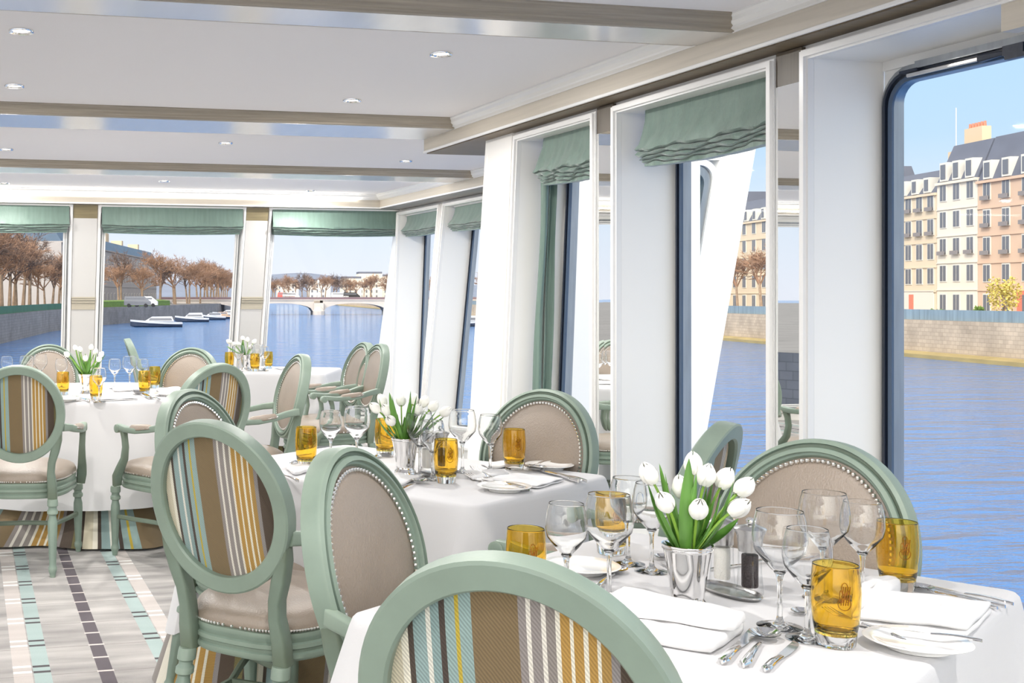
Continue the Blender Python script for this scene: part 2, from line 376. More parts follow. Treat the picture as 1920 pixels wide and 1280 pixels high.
# foot beads of the fascias
for par, a, b_ in ((st_near, (XF, YA), (XF, YS)), (st_far, (XF2, YS), (XF2, YF)), (st_front, (XP, YF), (XF2, YF))):
    q = MB().sweep([(a[0], a[1], ZF+.004), (b_[0], b_[1], ZF+.004)], (.012, .014)).build('foot_bead', M['casing']); q.parent = par

# ------------------------------------------------------------------ windows
WN = [0]
M['gasket2'] = mat('blue_grey_gasket', rgb(74, 92, 116), .35)
def rring(fn, s0, s1, z0, z1, r, w, n0, n1, m=None, seg=6):
    """rounded rectangular frame: outer outline inset by w, from depth n0 to n1"""
    def outline(ins):
        P = []; rr = max(r-ins, .01)
        for cx, cz, a0 in ((s1-r, z1-r, 0), (s0+r, z1-r, 90), (s0+r, z0+r, 180), (s1-r, z0+r, 270)):
            for k in range(seg+1):
                a = math.radians(a0+90*k/seg); P.append((cx+(r-ins)*math.cos(a), cz+(r-ins)*math.sin(a)))
        return P
    A, B = outline(0), outline(w); n = len(A); b = MB()
    V = [fn(s, z, n0) for s, z in A]+[fn(s, z, n0) for s, z in B]+[fn(s, z, n1) for s, z in B]+[fn(s, z, n1) for s, z in A]
    Fs = []
    for q in range(4):
        for i in range(n):
            Fs.append((q*n+i, q*n+(i+1) % n, ((q+1) % 4)*n+(i+1) % n, ((q+1) % 4)*n+i))
    return b.add(V, Fs)
def window(fn, s0, s1, z0, z1, depth=.27, cas=.032, rnd=.11, glass=True, gm=None, rw=.050):
    """s0,s1 = clear opening of the casing"""
    WN[0] += 1
    c = MB()
    for k, (w0, w1, n0) in enumerate(((0, cas, -.010), (.007, cas-.007, -.022))):
        c.box(s0-w1, s0-w0, z0-w1, z1+w1, n0, .012, fn); c.box(s1+w0, s1+w1, z0-w1, z1+w1, n0, .012, fn)
        c.box(s0-w0, s1+w0, z1+w0, z1+w1, n0, .012, fn); c.box(s0-w0, s1+w0, z0-w1, z0-w0, n0, .012, fn)
    w = struct(c.build(f'window_{WN[0]}', M['casing'], smooth=False))
    j = MB(); t = .012
    j.box(s0-t, s0, z0-t, z1+t, .0125, depth, fn); j.box(s1, s1+t, z0-t, z1+t, .0125, depth, fn); j.box(s0, s1, z1, z1+t, .0125, depth, fn); j.box(s0, s1, z0-t, z0, .0125, depth, fn)
    j.build('window_jamb', M['wall'], w, smooth=False)
    g = .018
    rring(fn, s0, s1, z0, z1-.03, rnd, rw, depth-.008, depth+.03).build('window_frame', M['steel'], w, auto=30)
    rring(fn, s0+.018, s1-.018, z0+.018, z1-.048, rnd-.01, .010, depth-.022, depth-.0078).build('gasket', gm or M['gasket'], w, auto=30)
    rring(fn, s0+.034, s1-.034, z0+.034, z1-.064, rnd-.02, .016, depth-.016, depth-.0078).build('gasket', gm or M['gasket2'], w, auto=30)
    # white corner spandrels so no gap shows behind the rounded frame
    b = MB(); pts = [(s0, z1-.03, 1, -1), (s1, z1-.03, -1, -1), (s0, z0, 1, 1), (s1, z0, -1, 1)]
    for (s, z, a, e) in pts:
        V = [fn(s, z, depth+.004)]; r = rnd
        for k in range(7):
            an = math.radians(90*k/6); V.append(fn(s+a*(r-r*math.cos(an)), z+e*(r-r*math.sin(an)), depth+.004))
        b.add(V, [(0, i, i+1) for i in range(1, 7)])
    b.box(s0, s1, z1-.03, z1, depth-.004, depth+.02, fn)
    b.build('window_spandrel', M['wall'], w, smooth=False)
    if glass:
        b = MB(); b.box(s0+.03, s1-.03, z0+.03, z1-.06, depth+.004, depth+.014, fn); b.build('pane', M['pane'], w, smooth=False)
    return w
ZS = .30
# starboard side, picture columns -> positions along the wall
yl2, yr2 = onX(1160, XW).y, onX(1444, XW).y
yl3 = onX(1520, XW).y
yl1, yr1 = onX(974, XW).y, onX(1113, XW).y
ycol = onX(915, XW).y
SWIN = [(yr1, yl1), (yr2, yl2), (yl3-1.0, yl3)]
y = yl3-1.0-.20
while y-1.0 > YA: SWIN.append((y-1.0, y)); y -= 1.2
for s0, s1 in SWIN: window(SW, s0, s1, ZS, ZT-.03)
# wall between and around windows
def wallfill(name, fn, spans, a, b_, z0, z1, top, m=None, depth=.27):
    """solid wall of a..b with openings at spans; z0 floor, z1 head"""
    w = MB(); cur = a
    for s0, s1 in sorted(spans):
        if s0-cur > .001: w.box(cur, s0-.012, -.05 if False else 0, top, .012, depth+.02, fn)
        w.box(s0-.012, s1+.012, 0, z0-.012, .012, depth+.02, fn); w.box(s0-.012, s1+.012, z1+.012, top, .012, depth+.02, fn)
        cur = s1+.012
    if b_-cur > .001: w.box(cur, b_, 0, top, .012, depth+.02, fn)
    return struct(w.build(name, m or M['wall'], smooth=False))
wallfill('wall_right', SW, SWIN, YA, ycol, ZS, ZT-.03, ZF+.02)
# projecting white pilaster at the end of the side wall
col = MB().box(onX(962, XW).y+.004, ycol, 0, ZF, -.004, .012, SW)
col.box(ycol, ycol+.02, 0, ZF, -.004, .3, SW)
struct(col.build('trim_10', M['wall'], smooth=False))
# mirror pilasters between the windows, dark oak head
def mirror(fn, s0, s1, z0, z1, head, label, mh):
    t = thing('mirror_panel', label, 'mirror', tuple(fn((s0+s1)/2, z0, 0)))
    inv = Vector(t.location)
    g = lambda s, z, n: fn(s, z, n)-inv
    MB().box(s0, s1, z0, z1-head, -.006, .010, g).build('mirror_glass', M['mirror'], t, smooth=False)
    MB().box(s0, s1, z1-head, z1, -.005, .010, g).build('oak_head', mh, t, smooth=False)
    return t
M['head'] = mat('dark_oak_head', rgb(92, 82, 68), .4, var=.2, vs=(60, 60, 4))
M['head2'] = mat('olive_oak_head', rgb(138, 126, 96), .4, var=.2, vs=(4, 60, 60))
ym0, ym1 = onX(1507, XW).y, onX(1470, XW).y
mirror(SW, yl3+.035, yr2-.035, .12, ZF-.01, .11, 'narrow mirror strip beside the large uncovered window, dark wood at its top', M['head'])
mirror(SW, yl2+.035, yr1-.035, .12, ZF-.01, .11, 'thin mirror strip between the two windows with raised green blinds', M['head'])
# forward section, wider
fy = [onX(x, XW2).y for x in (836, 824, 762)]
w1 = (onX(1180, XW2).y, fy[0]); w2 = (fy[1], YW-.05)
w1 = (YS+.35, fy[0]); SWIN2 = [w1, w2]
def lowest(fn): return fn
window(SW2, w1[0], w1[1], .18, ZT-.03)
window(SW2, w2[0], w2[1], .18, ZT-.03)
def SW2c(Y, z, n): return SW2(min(Y, YW+.27*(ZT-z)+.07), z, n)
wallfill('wall_right_forward', SW2c, SWIN2, YS, YW+.8, .18, ZT-.03, ZF+.02)
# step wall between the narrow and the wide part, faces forward; exterior white bulkhead aft of it
struct(MB().box(XW+.30, XW2+.29, YS-.10, YS, -.02, ZF+.3).build('wall_step', M['wall'], smooth=False))
# front windows
fx = []
xs = [(-330, -120, None), (-82, 128), (190, 456), (510, 752)]
FWIN = []
for a, b_ in [(190, 456), (510, 757)]:
    FWIN.append((onY(a, YW).x, onY(b_, YW).x))
wd = FWIN[0][1]-FWIN[0][0]; gap = FWIN[1][0]-FWIN[0][1]
x1 = onY(131, YW).x
FWIN.append((x1-wd, x1)); 
xx = x1-wd-gap
while xx-wd > XP: FWIN.append((xx-wd, xx)); xx -= wd+gap
for s0, s1 in FWIN: window(FW, s0, s1, .12, ZT+.0, depth=.06, cas=.028, rnd=.04, gm=M['casing'], rw=.036)
wallfill('wall_front', FW, FWIN, XP-.1, XW2+.02, .12, ZT, ZF+.02, depth=.06)
FW_S = sorted(FWIN)
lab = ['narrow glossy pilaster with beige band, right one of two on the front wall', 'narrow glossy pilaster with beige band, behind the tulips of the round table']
M['pil'] = mat('glossy_pilaster', rgb(206, 204, 201), .12, spec=.7); M['band'] = mat('beige_band', rgb(186, 178, 160), .4)  # mirror strips: the reflected ceiling and beam are put into these colours
ii = 0
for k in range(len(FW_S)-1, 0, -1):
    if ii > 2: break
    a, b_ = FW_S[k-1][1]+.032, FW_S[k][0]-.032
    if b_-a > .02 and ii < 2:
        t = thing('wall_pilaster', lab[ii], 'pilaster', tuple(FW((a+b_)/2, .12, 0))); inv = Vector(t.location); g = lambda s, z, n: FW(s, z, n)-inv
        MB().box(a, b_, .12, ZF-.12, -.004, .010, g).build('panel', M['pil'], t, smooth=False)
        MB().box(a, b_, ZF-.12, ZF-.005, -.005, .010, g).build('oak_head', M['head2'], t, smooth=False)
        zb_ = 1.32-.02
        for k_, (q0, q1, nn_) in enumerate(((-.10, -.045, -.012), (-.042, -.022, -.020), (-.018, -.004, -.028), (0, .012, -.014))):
            MB().box(a, b_, zb_+q0, zb_+q1, nn_, .005, g).build('band', M['band'], t, smooth=False)  # reflection of the ceiling beam, built as raised beige strips
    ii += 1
# port side (outside the frame, seen only in the mirrors)
PWIN = []; y = YA+.3
while y+1.1 < YW: PWIN.append((y, y+1.0)); y += 1.25
for s0, s1 in PWIN: window(PW, s0, s1, ZS, ZT-.03)
wallfill('wall_left', PW, PWIN, YA, YW+.6, ZS, ZT-.03, ZF+.02)
# ------------------------------------------------------------------ roman blinds
def blind(fn, s0, s1, zt, drop, label, group, taper=.012, amp=1.0):
    o_ = Vector(fn((s0+s1)/2, zt, .06)); t = thing('roman_blind', label, 'blind', tuple(o_), group=group)
    prof = [(.070, 0), (.069, -.02), (.066, -.25), (.050, -.48), (.030, -.64), (.022, -.72), (.030, -.745), (.050, -.75), (.036, -.765), (.024, -.80), (.030, -.825), (.055, -.83),
            (.040, -.842), (.034, -.868), (.044, -.885), (.066, -.89), (.052, -.90), (.048, -.925), (.056, -.94), (.075, -.945), (.062, -.955), (.062, -1.0), (.10, -1.0), (.11, -.93), (.11, -.1)]
    N = 60; k = len(prof); random.seed(int(abs(s0)*1000))
    ph = [random.uniform(0, 6) for _ in range(4)]
    def f(u, v):
        j = v*(k-1); n0, zz = prof[int(round(j))]
        s = s0+(s1-s0)*u
        ins = taper if zz > -.7 else -.004
        s = s0+ins+(s1-s0-2*ins)*u
        if zz < -.8: s = s0+(s1-s0)*(.012*(abs(zz)-.7)*8*amp)+(s1-s0)*(1-.024*(abs(zz)-.7)*8*amp)*u
        wob = (.006*math.sin(u*9+ph[0]+zz*4)+.004*math.sin(u*23+ph[1]+zz*9)+.002*math.sin(u*61+ph[2]+zz*30))*min(1, -zz*1.6)*amp
        if -.99 < zz < -.6: wz = (.007*math.sin(u*17+ph[3]+zz*20)+.004*math.sin(u*43+ph[1]+zz*50))*amp
        else: wz = 0
        sag = -.010*math.sin(PI*u)*(-zz)
        return Vector(fn(s, zt+zz*drop+wz*.7+sag, n0+wob))-o_
    b = MB().grid(N, k, f); b.build('blind_cloth', M['blind'], t, auto=50)
    MB().box(s0+.004, s1-.004, zt, zt+.02, .06, .11, lambda s, z, n: Vector(fn(s, z, n))-o_).build('blind_headrail', M['casing'], t, smooth=False)
    return t
zb2 = onX(1190, XW+.07, 205).z
blind(SW, yr2+.003, yl2-.07, zb2, .245, 'green silk blind gathered over the window next to the large bare window', 'raised green roman blinds')
blind(SW, yr1+.003, yl1-.10, zb2, .24, 'green silk blind above the narrow window beside the hanging green curtain', 'raised green roman blinds')
blind(SW2, fy[0]-.95, fy[0]-.03, ZT-.04, .20, 'small green blind seen just left of the broad white pilaster', 'raised green roman blinds', amp=.6)
blind(SW2, fy[1]+.03, YW-.06, ZT-.04, .19, 'small green blind in the front right corner of the room', 'raised green roman blinds', amp=.6)
fl_ = sorted([w for w in FWIN], key=lambda q: -q[0])
fb = ['wide green blind over the rightmost front window', 'wide green blind over the front window with the moored boats below', 'green blind over the front window at the left edge, bare trees below']
for q, (s0, s1) in enumerate(fl_[:3]): blind(lambda s, z, n: FW(s, z, n-.085), s0+.005, s1-.005, ZT+.03, .25, fb[q], 'raised green roman blinds', taper=.0, amp=.6)
# side curtain in the narrow window
yc = yl1-.03; o_ = Vector(SW(yc, ZT-.1, .1))
def cf(u, v):
    z = ZT-.12-(ZT-.12-ZS-.02)*v; n = .085+.075*u+.012*math.sin(u*PI*5)+.006*math.sin(v*6)
    return Vector(SW(yc-.03-.015*math.sin(u*PI*7)-.01*math.sin(v*9+u*3)-.02*v, z, n))-o_
t = MB().grid(36, 24, cf).build('curtain', M['blind'], smooth=True); t.location = o_
sm = t.modifiers.new('thickness', 'SOLIDIFY'); sm.thickness = .003
tag(t, 'narrow green silk curtain hanging full height inside the window reveal', 'curtain')
# handle bar of the large window, and the small beige housing at its head
zt3 = ZT-.03
def g3(s, z, n): return SW(s, z, n)
t = thing('window_latch', 'grey steel latch bar with black grip along the head of the large window', 'latch', tuple(SW(yl3-.3, zt3-.08, .22)))
o_ = Vector(t.location)
L = lambda s, z, n: SW(s, z, n)-o_
MB().box(yl3-.62, yl3-.16, zt3-.052, zt3-.03, .235, .262, L).build('rail', M['steel'], t, smooth=False)
MB().sweep([L(yl3-.46, zt3-.068, .24), L(yl3-.13, zt3-.068, .24)], (.014, .014)).build('bar', M['satin'], t)
MB().sweep([L(yl3-.47, zt3-.068, .238), L(yl3-.39, zt3-.068, .238)], [(.012, .014), (.022, .024)]).build('grip', M['gasket'], t)
b = MB(); b.box(yl3-.54, yl3-.475, zt3-.080, zt3-.052, .225, .25, L); b.box(yl3-.55, yl3-.485, zt3-.092, zt3-.080, .222, .24, L); b.build('catch', M['gasket'], t, smooth=False)
b = MB(); b.box(yl3-.17, yl3-.10, zt3-.060, zt3-.050, .235, .262, L); b.build('pivot_plate', M['gasket'], t, smooth=False)
p0 = onX(1905, XW+.03); 
t = tag(MB().box(p0.y-.22, p0.y+.015, zt3-.07, zt3+.05, .0, .05, SW).build('wall_box', M['fascia'], smooth=False), 'small beige box at the top right corner of the view above the large window', 'box')
# ------------------------------------------------------------------ exterior white bulkhead wing seen through the window
WY = YS-.02
def wing(x, z): return x
zz0, zz1 = -.6, 2.9
def lx(px, z):   # leaning line through the picture point pair on plane WY
    a = onY(1415, WY, 290); c = onY(1320, WY, 840); m = (a.x-c.x)/(a.z-c.z); return a.x+(z-a.z)*m
off_in = onY(1415, WY, 290).x-onY(1352, WY, 310).x
off_g = onY(1415, WY, 290).x-onY(1300, WY, 310).x+.12
b = MB(); N = 8
def strip(d0, d1, za, zb, y0, y1):
    b.add([(lx(0, za)-d0, y0, za), (lx(0, zb)-d0, y0, zb), (lx(0, zb)-d1, y0, zb), (lx(0, za)-d1, y0, za), (lx(0, za)-d0, y1, za), (lx(0, zb)-d0, y1, zb), (lx(0, zb)-d1, y1, zb), (lx(0, za)-d1, y1, za)],
          [(0, 1, 2, 3), (7, 6, 5, 4), (0, 4, 5, 1), (1, 5, 6, 2), (2, 6, 7, 3), (3, 7, 4, 0)])
ztop = onY(1352, WY, 300).z
strip(0, off_in, zz0, zz1, WY-.0, WY+.10)
strip(off_in, off_g, ztop, zz1, WY, WY+.10); strip(off_in, off_g, zz0, .35, WY, WY+.10)
wg = struct(fixn(b.build('wall_outer_wing', M['wall'], smooth=False)))
def wf(s, z, n): return Vector((lx(0, z)-off_in-.0+s, WY+n, z))
rring(wf, -(off_g-off_in), .0, .35, ztop, .14, .035, -.02, .05).build('window_frame', M['casing'], wg)
rring(wf, -(off_g-off_in)+.035, -.035, .385, ztop-.035, .12, .045, -.004, .04).build('window_seal', M['steel'], wg)
MB().box(-(off_g-off_in)+.05, -.05, .4, ztop-.05, .01, .02, wf).build('tinted_pane', M['screen'], wg, smooth=False)
# hull below the windows
hull = MB().box(XW+.25, XW+.5, YA, YS, -3.9, ZS-.06).box(XW2+.02, XW2+.5, YS, YW+1.2, -3.9, -.0)
hull.box(XP-.7, XW2+.5, YW+.7, YW+1.3, -3.9, -.02).box(XP-.75, XP-.4, YA, YW+1.2, -3.9, ZS-.06)
struct(hull.build('hull', M['wall'], smooth=False))
# ------------------------------------------------------------------ downlights
LP = [(40, 57), (27, 160), (827, 100), (660, 187), (17, 230), (12, 279), (423, 267), (761, 301), (8, 316), (662, 334), (308, 339), (583, 357), (8, 343)]
wh = ['at the far left nearest the viewer', 'at the far left, second from the viewer', 'largest, nearest the right windows', 'just short of the second ceiling beam', 'at the left edge just past the second beam', 'at the left edge midway between second and third beams',
      'in the middle bay near the room centre', 'in the middle bay near the side windows', 'at the left edge just past the third beam', 'in the bright end bay nearest the side windows', 'in the bright end bay left of centre', 'in the bright end bay close to the front wall', 'at the left edge close to the front wall']
proto = thing('ceiling_light', '', 'ceiling light', group='round recessed ceiling lights')
MB().lathe([(.030, .004), (.036, -.004), (.043, -.006), (.045, -.002), (.045, .002), (.030, .006)], 28).build('trim_ring', M['silver'], proto)
MB().lathe([(.0005, .0), (.030, .0), (.030, .002), (.0005, .002)], 28).build('lens', M['lampglow'], proto)
used = [False]
allL = [(topat(x, y, ZC), 'recessed ceiling light '+w) for (x, y), w in zip(LP, wh)]
extra = [(-2.6, 1.2), (-1.0, 1.2), (.6, 1.6), (1.7, 1.0), (-2.6, -.8), (-.6, -.9), (1.5, -.9), (-4, 2.8), (-2.4, 3.0), (-4, 5), (-4, 7.4), (-2.6, 7.2), (-4, 9.2)]
for (x, y) in extra: allL.append((Vector((x, y, ZC)), 'recessed ceiling light outside the view'))
for p, lab_ in allL:
    place(proto, used, (p.x, p.y, ZC-.002), 0, lab_)
    l = bpy.data.lights.new('downlight', 'AREA'); l.shape = 'DISK'; l.size = .07; l.energy = LAMP; l.color = (1, .97, .93)
    lo = bpy.data.objects.new('downlight_lamp', l); C.objects.link(lo); lo.location = (p.x, p.y, ZC-.012)
# cove strips: slim LED troughs on the fascia ledges, shining up and in onto the ceiling panels
def cove(x0, y0, x1, y1, din, watt):
    if watt <= 0: return
    L = math.hypot(x1-x0, y1-y0); l = bpy.data.lights.new('cove_strip', 'AREA'); l.shape = 'RECTANGLE'; l.size = L; l.size_y = .02; l.energy = watt*L; l.color = (1, .96, .90)
    o = bpy.data.objects.new('cove_strip_lamp', l); C.objects.link(o); o.location = ((x0+x1)/2, (y0+y1)/2, ZB-.035)
    d = Vector((din[0]*.75, din[1]*.75, .66)).normalized(); zax = -d; xax = Vector((x1-x0, y1-y0, 0)).normalized(); yax = zax.cross(xax).normalized()
    o.rotation_euler = Matrix((xax, yax, zax)).transposed().to_euler()
for y0, y1 in bays: cove(XF-.012, y0+.1, XF-.012, y1-.1, (-1, 0), COVE); cove(XP+.012, y0+.1, XP+.012, y1-.1, (1, 0), COVE)
for y0, y1 in ((YB[1][1], YB[2][0]), (YB[2][1], YF)): cove(XF2-.012, y0+.1, XF2-.012, y1-.1, (-1, 0), COVE); cove(XP+.012, y0+.1, XP+.012, y1-.1, (1, 0), COVE)
cove(XP+.2, YF-.012, XF2-.2, YF-.012, (0, -1), .9)
cove(XP+.2, YB[2][1]+.012, XF2-.2, YB[2][1]+.012, (0, 1), 1.4)
for k in (0, 1):
    cove(XP+.2, YB[k][1]+.012, XF-.2, YB[k][1]+.012, (0, 1), COVE); cove(XP+.2, YB[k+1][0]-.09, (XF if k == 0 else XF2)-.2, YB[k+1][0]-.09, (0, -1), COVE*.6)
cove(XP+.2, YB[0][0]-.09, XF-.2, YB[0][0]-.09, (0, -1), COVE)
# ================================================================== CHAIRS
HA, HB, ZO = .215, .232, .768        # half width, half height, centre height of the oval back
def bp(u, z, n):
    q = z-.43
    y = -.235-.13*q-.16*q*q+.30*u*u
    return Vector((u, y+n, z+.15*n))
def make_chair():
    t = thing('dining_armchair', '', 'armchair', group='oval-backed armchairs')
    NS = 72
    pr = [(0, -.030), (0, .006), (.002, .014), (.010, .019), (.012, .010), (.018, .009), (.020, .019), (.029, .023), (.031, .014), (.036, .013), (.040, .006), (.042, .0), (.042, -.026), (.038, -.032), (.005, -.033)]
    b = MB(); rings = []
    for i in range(NS):
        a = 2*PI*i/NS; rings.append([bp((HA-q)*math.cos(a), ZO+(HB-q)*math.sin(a), n) for q, n in pr])
    k = len(pr); V = [p for r in rings for p in r]
    b.add(V, [(i*k+j, i*k+(j+1) % k, ((i+1) % NS)*k+(j+1) % k, ((i+1) % NS)*k+j) for i in range(NS) for j in range(k)])
    fr = fixn(b.build('back_frame', M['paint'], t, auto=24))
    # posts
    for s in (-1, 1):
        b = MB(); path = [bp(s*.189, .68, -.010), bp(s*.180, .64, -.010), bp(s*.164, .585, -.010), bp(s*.148, .53, -.010), bp(s*.143, .48, -.008), bp(s*.148, .42, -.005), bp(s*.149, .352, -.005)]
        b.sweep(path, [(.020, .040), (.036, .044), (.042, .045), (.036, .046), (.036, .047), (.044, .047), (.046, .045)], n=12, power=.35, side=(0, 1, 0)); b.build('back_post', M['paint'], t, auto=60)
    def disc(n0, dome, name, m, rr=.040):
        b = MB(); R = [1, .97, .9, .78, .6, .4, .2]; N = 48; V = []
        for r in R:
            for i in range(N):
                a = 2*PI*i/N; V.append(bp((HA-rr)*r*math.cos(a), ZO+(HB-rr)*r*math.sin(a), n0+dome*(1-r**3)))
        V.append(bp(0, ZO, n0+dome)); Fs = [(j*N+i, j*N+(i+1) % N, (j+1)*N+(i+1) % N, (j+1)*N+i) for j in range(len(R)-1) for i in range(N)]
        Fs += [((len(R)-1)*N+i, (len(R)-1)*N+(i+1) % N, len(R)*N) for i in range(N)]
        return b.add(V, Fs).build(name, m, t, auto=80)
    disc(.004, .022, 'back_cushion', M['leather'])
    disc(-.010, -.012, 'back_panel', M['stripe'], .041)
    b = MB(); N = 92
    for i in range(N):
        a = 2*PI*i/N; c = bp((HA-.0475)*math.cos(a), ZO+(HB-.0475)*math.sin(a), .0125)
        b.ball(c, .0052, 6, 4, (1, .7, 1))
    b.build('nailhead_trim', M['nail'], t)
    # seat
    def outline(ins, z, N=56):
        P = []
        for i in range(N):
            a = 2*PI*i/N-PI/2; c_, s_ = math.cos(a), math.sin(a); p = .62
            y = math.copysign(abs(s_)**p, s_); x = math.copysign(abs(c_)**p, c_)
            w = .188+.080*(y+1)/2; P.append((x*(w-ins), .005+y*(.250-ins)+(.012 if y > 0 else 0)*(1-abs(x)**2), z))
        return P
    b = MB(); b.loft([outline(q, z) for z, q in ((.352, .02), (.354, .006), (.362, .0), (.372, .0), (.376, .006), (.384, .006), (.387, .001), (.398, .001), (.402, .007), (.410, .006), (.416, .003), (.426, .004), (.430, .012))])
    b.build('seat_rail', M['paint'], t, auto=40)
    b = MB(); b.loft([outline(q, z) for z, q in ((.428, .010), (.436, .003), (.450, .003), (.468, .012), (.482, .035), (.492, .07), (.500, .12), (.504, .18))])
    b.build('seat_cushion', M['leather'], t, auto=80)
    b = MB(); o_ = outline(.002, .436, 130)
    for p in o_: b.ball(p, .0048, 6, 4)
    b.build('nailhead_trim', M['nail'], t)
    # legs
    def leg(top, foot, name):
        prof = [(.024, 0), (.026, .01), (.026, .03), (.020, .035), (.020, .045), (.026, .052), (.026, .066), (.018, .072), (.018, .080), (.023, .10), (.0245, .13), (.022, .19), (.019, .25), (.0165, .29), (.0165, .30), (.020, .306), (.020, .322), (.015, .334), (.0125, .351)]
        b = MB(); n = 24; rings = []
        for r, h in prof:
            f_ = h/.351; c = Vector(top).lerp(Vector(foot), f_); c.z = .353-h*(.353/.351)
            fl_ = .11 if .10 < h < .27 else 0
            rings.append([(c.x+r*(1-fl_*(.5+.5*math.cos(8*a)))*math.cos(a), c.y+r*(1-fl_*(.5+.5*math.cos(8*a)))*math.sin(a), c.z) for a in [2*PI*i/n for i in range(n)]])
        # denser rings along the fluted part
        b.loft(rings); return fixn(b.build(name, M['paint'], t, auto=40))
    for s in (-1, 1):
        leg((s*.238, .225, .353), (s*.240, .228, 0), 'leg'); leg((s*.150, -.235, .353), (s*.158, -.315, 0), 'leg')
    for s in (-1, 1):
        b = MB(); b.sweep([(s*.238, .222, .20), (s*.205, .12, .198), (s*.150, -.02, .196), (s*.140, -.16, .198), (s*.154, -.262, .20)], (.018, .022), n=8); b.build('stretcher', M['paint'], t)
    b = MB(); b.sweep([(-.150, -.02, .196), (0, .01, .194), (.150, -.02, .196)], (.018, .022)); b.build('stretcher', M['paint'], t)
    for s in (-1, 1):
        b = MB()
        path = [bp(s*.200, .70, -.005), Vector((s*.226, -.20, .690)), Vector((s*.252, -.12, .672)), Vector((s*.268, -.03, .660)), Vector((s*.272, .05, .658)), Vector((s*.272, .105, .664)), Vector((s*.272, .135, .668))]
        b.sweep(path, [(.022, .040), (.026, .034), (.032, .030), (.040, .030), (.040, .030), (.034, .030), (.030, .026)], n=12, power=.4)
        for xx in (s*.272-.019, ):
            b.lathe_x = None
        sc_ = []
        n = 14
        for xo in (-.020, -.018, .018, .020):
            r = .014 if abs(xo) > .019 else .021
            sc_.append([(s*.272+xo, .132+r*math.cos(2*PI*i/n), .657+r*math.sin(2*PI*i/n)) for i in range(n)])
        b.loft(sc_)
        arm = fixn(b.build('arm', M['paint'], t, auto=45))
        b = MB(); sup = [Vector((s*.272, .085, .650)), Vector((s*.272, .075, .615)), Vector((s*.270, .070, .57)), Vector((s*.268, .085, .51)), Vector((s*.266, .13, .455)), Vector((s*.262, .165, .415)), Vector((s*.256, .18, .365))]
        b.sweep(sup, [(.030, .034), (.026, .030), (.026, .032), (.028, .038), (.030, .046), (.030, .052), (.026, .045)], n=12, power=.4, side=(1, 0, 0)); b.build('arm_support', M['paint'], t, auto=50)
        b = MB(); N = 20; rings = []
        for f_, w, h in ((0, .006, .002), (.04, .013, .010), (.12, .018, .021), (.5, .020, .027), (.88, .018, .021), (.96, .013, .010), (1, .006, .002)):
            y = -.145+.17*f_; x = s*(.250+.020*f_ + .004*math.sin(PI*f_)); z0 = .686-.015*f_-.006*math.sin(PI*f_)-.004
            rings.append([(x+w*math.cos(2*PI*i/N), y, z0+max(-.004, h*math.sin(2*PI*i/N))) for i in range(N)])
        pad = fixn(b.loft(rings).build('arm_pad', M['leather'], arm, auto=80))
        b = MB()
        for sg in (-1, 1):
            for i in range(20):
                f_ = .03+.94*i/19; y = -.145+.17*f_; x = s*(.250+.020*f_)+sg*(.019-.010*abs(2*f_-1)**4); z0 = .684-.015*f_-.006*math.sin(PI*f_)
                b.ball((x, y, z0), .0038, 6, 4)
        b.build('nailhead_trim', M['nail'], pad)
    return t
chair0 = make_chair(); cused = [False]
def chair(px, py, yaw, label, top=1.0, dx=0):
    """the top of the back stands at picture point (px,py); yaw = facing, degrees clockwise from the lens axis"""
    P = topat(px, py, top); a = -TH-math.radians(yaw)      # world heading of local +Y measured from world +Y, ccw
    tp = bp(0, top-.002, 0); off = Vector((tp.x*math.cos(a)-tp.y*math.sin(a), tp.x*math.sin(a)+tp.y*math.cos(a)))
    return place(chair0, cused, (P.x-off.x, P.y-off.y, 0), a, label)
CH = [
 (33, 684, -3, 'armchair with striped back at the left edge of the photo, rear leg on the carpet'),
 (388, 786, 34, 'large striped-back armchair in the foreground with its taupe leather seat in view'),
 (640, 838, 126, 'armchair with pale leather back turned to the viewer, between the two striped-back foreground chairs'),
 (945, 1037, 30, 'nearest armchair with striped back, cut off by the bottom of the photo'),
 (1026, 729, 226, 'taupe leather-backed armchair at the far side of the middle table, below the green curtain'),
 (1543, 823, 230, 'taupe leather-backed armchair beyond the nearest table, in front of the large window'),
 (1358, 790, -52, 'armchair seen obliquely from behind by the tulips of the nearest table, against the window'),
 (350, 729, 127, 'leather-backed armchair peeking over the large striped-back armchair'),
 (412, 680, -35, 'striped-back armchair at the right of the round table, its arm reaching toward the white cloth'),
 (362, 651, 207, 'leather-backed armchair behind the round table, at its right'),
 (92, 645, 172, 'leather-backed armchair behind the round table, at its left'),
 (240, 634, 82, 'armchair seen edge-on against the river at the left end of the far table'),
 (566, 663, -104, 'armchair in side view, facing left, standing in front of the far table'),
 (685, 641, -106, 'farther of the two armchairs in side view right of the far table'),
 (714, 644, -103, 'nearer of the two armchairs in side view right of the far table'),
]
for px, py, yaw, lab_ in CH: chair(px, py, yaw, lab_)

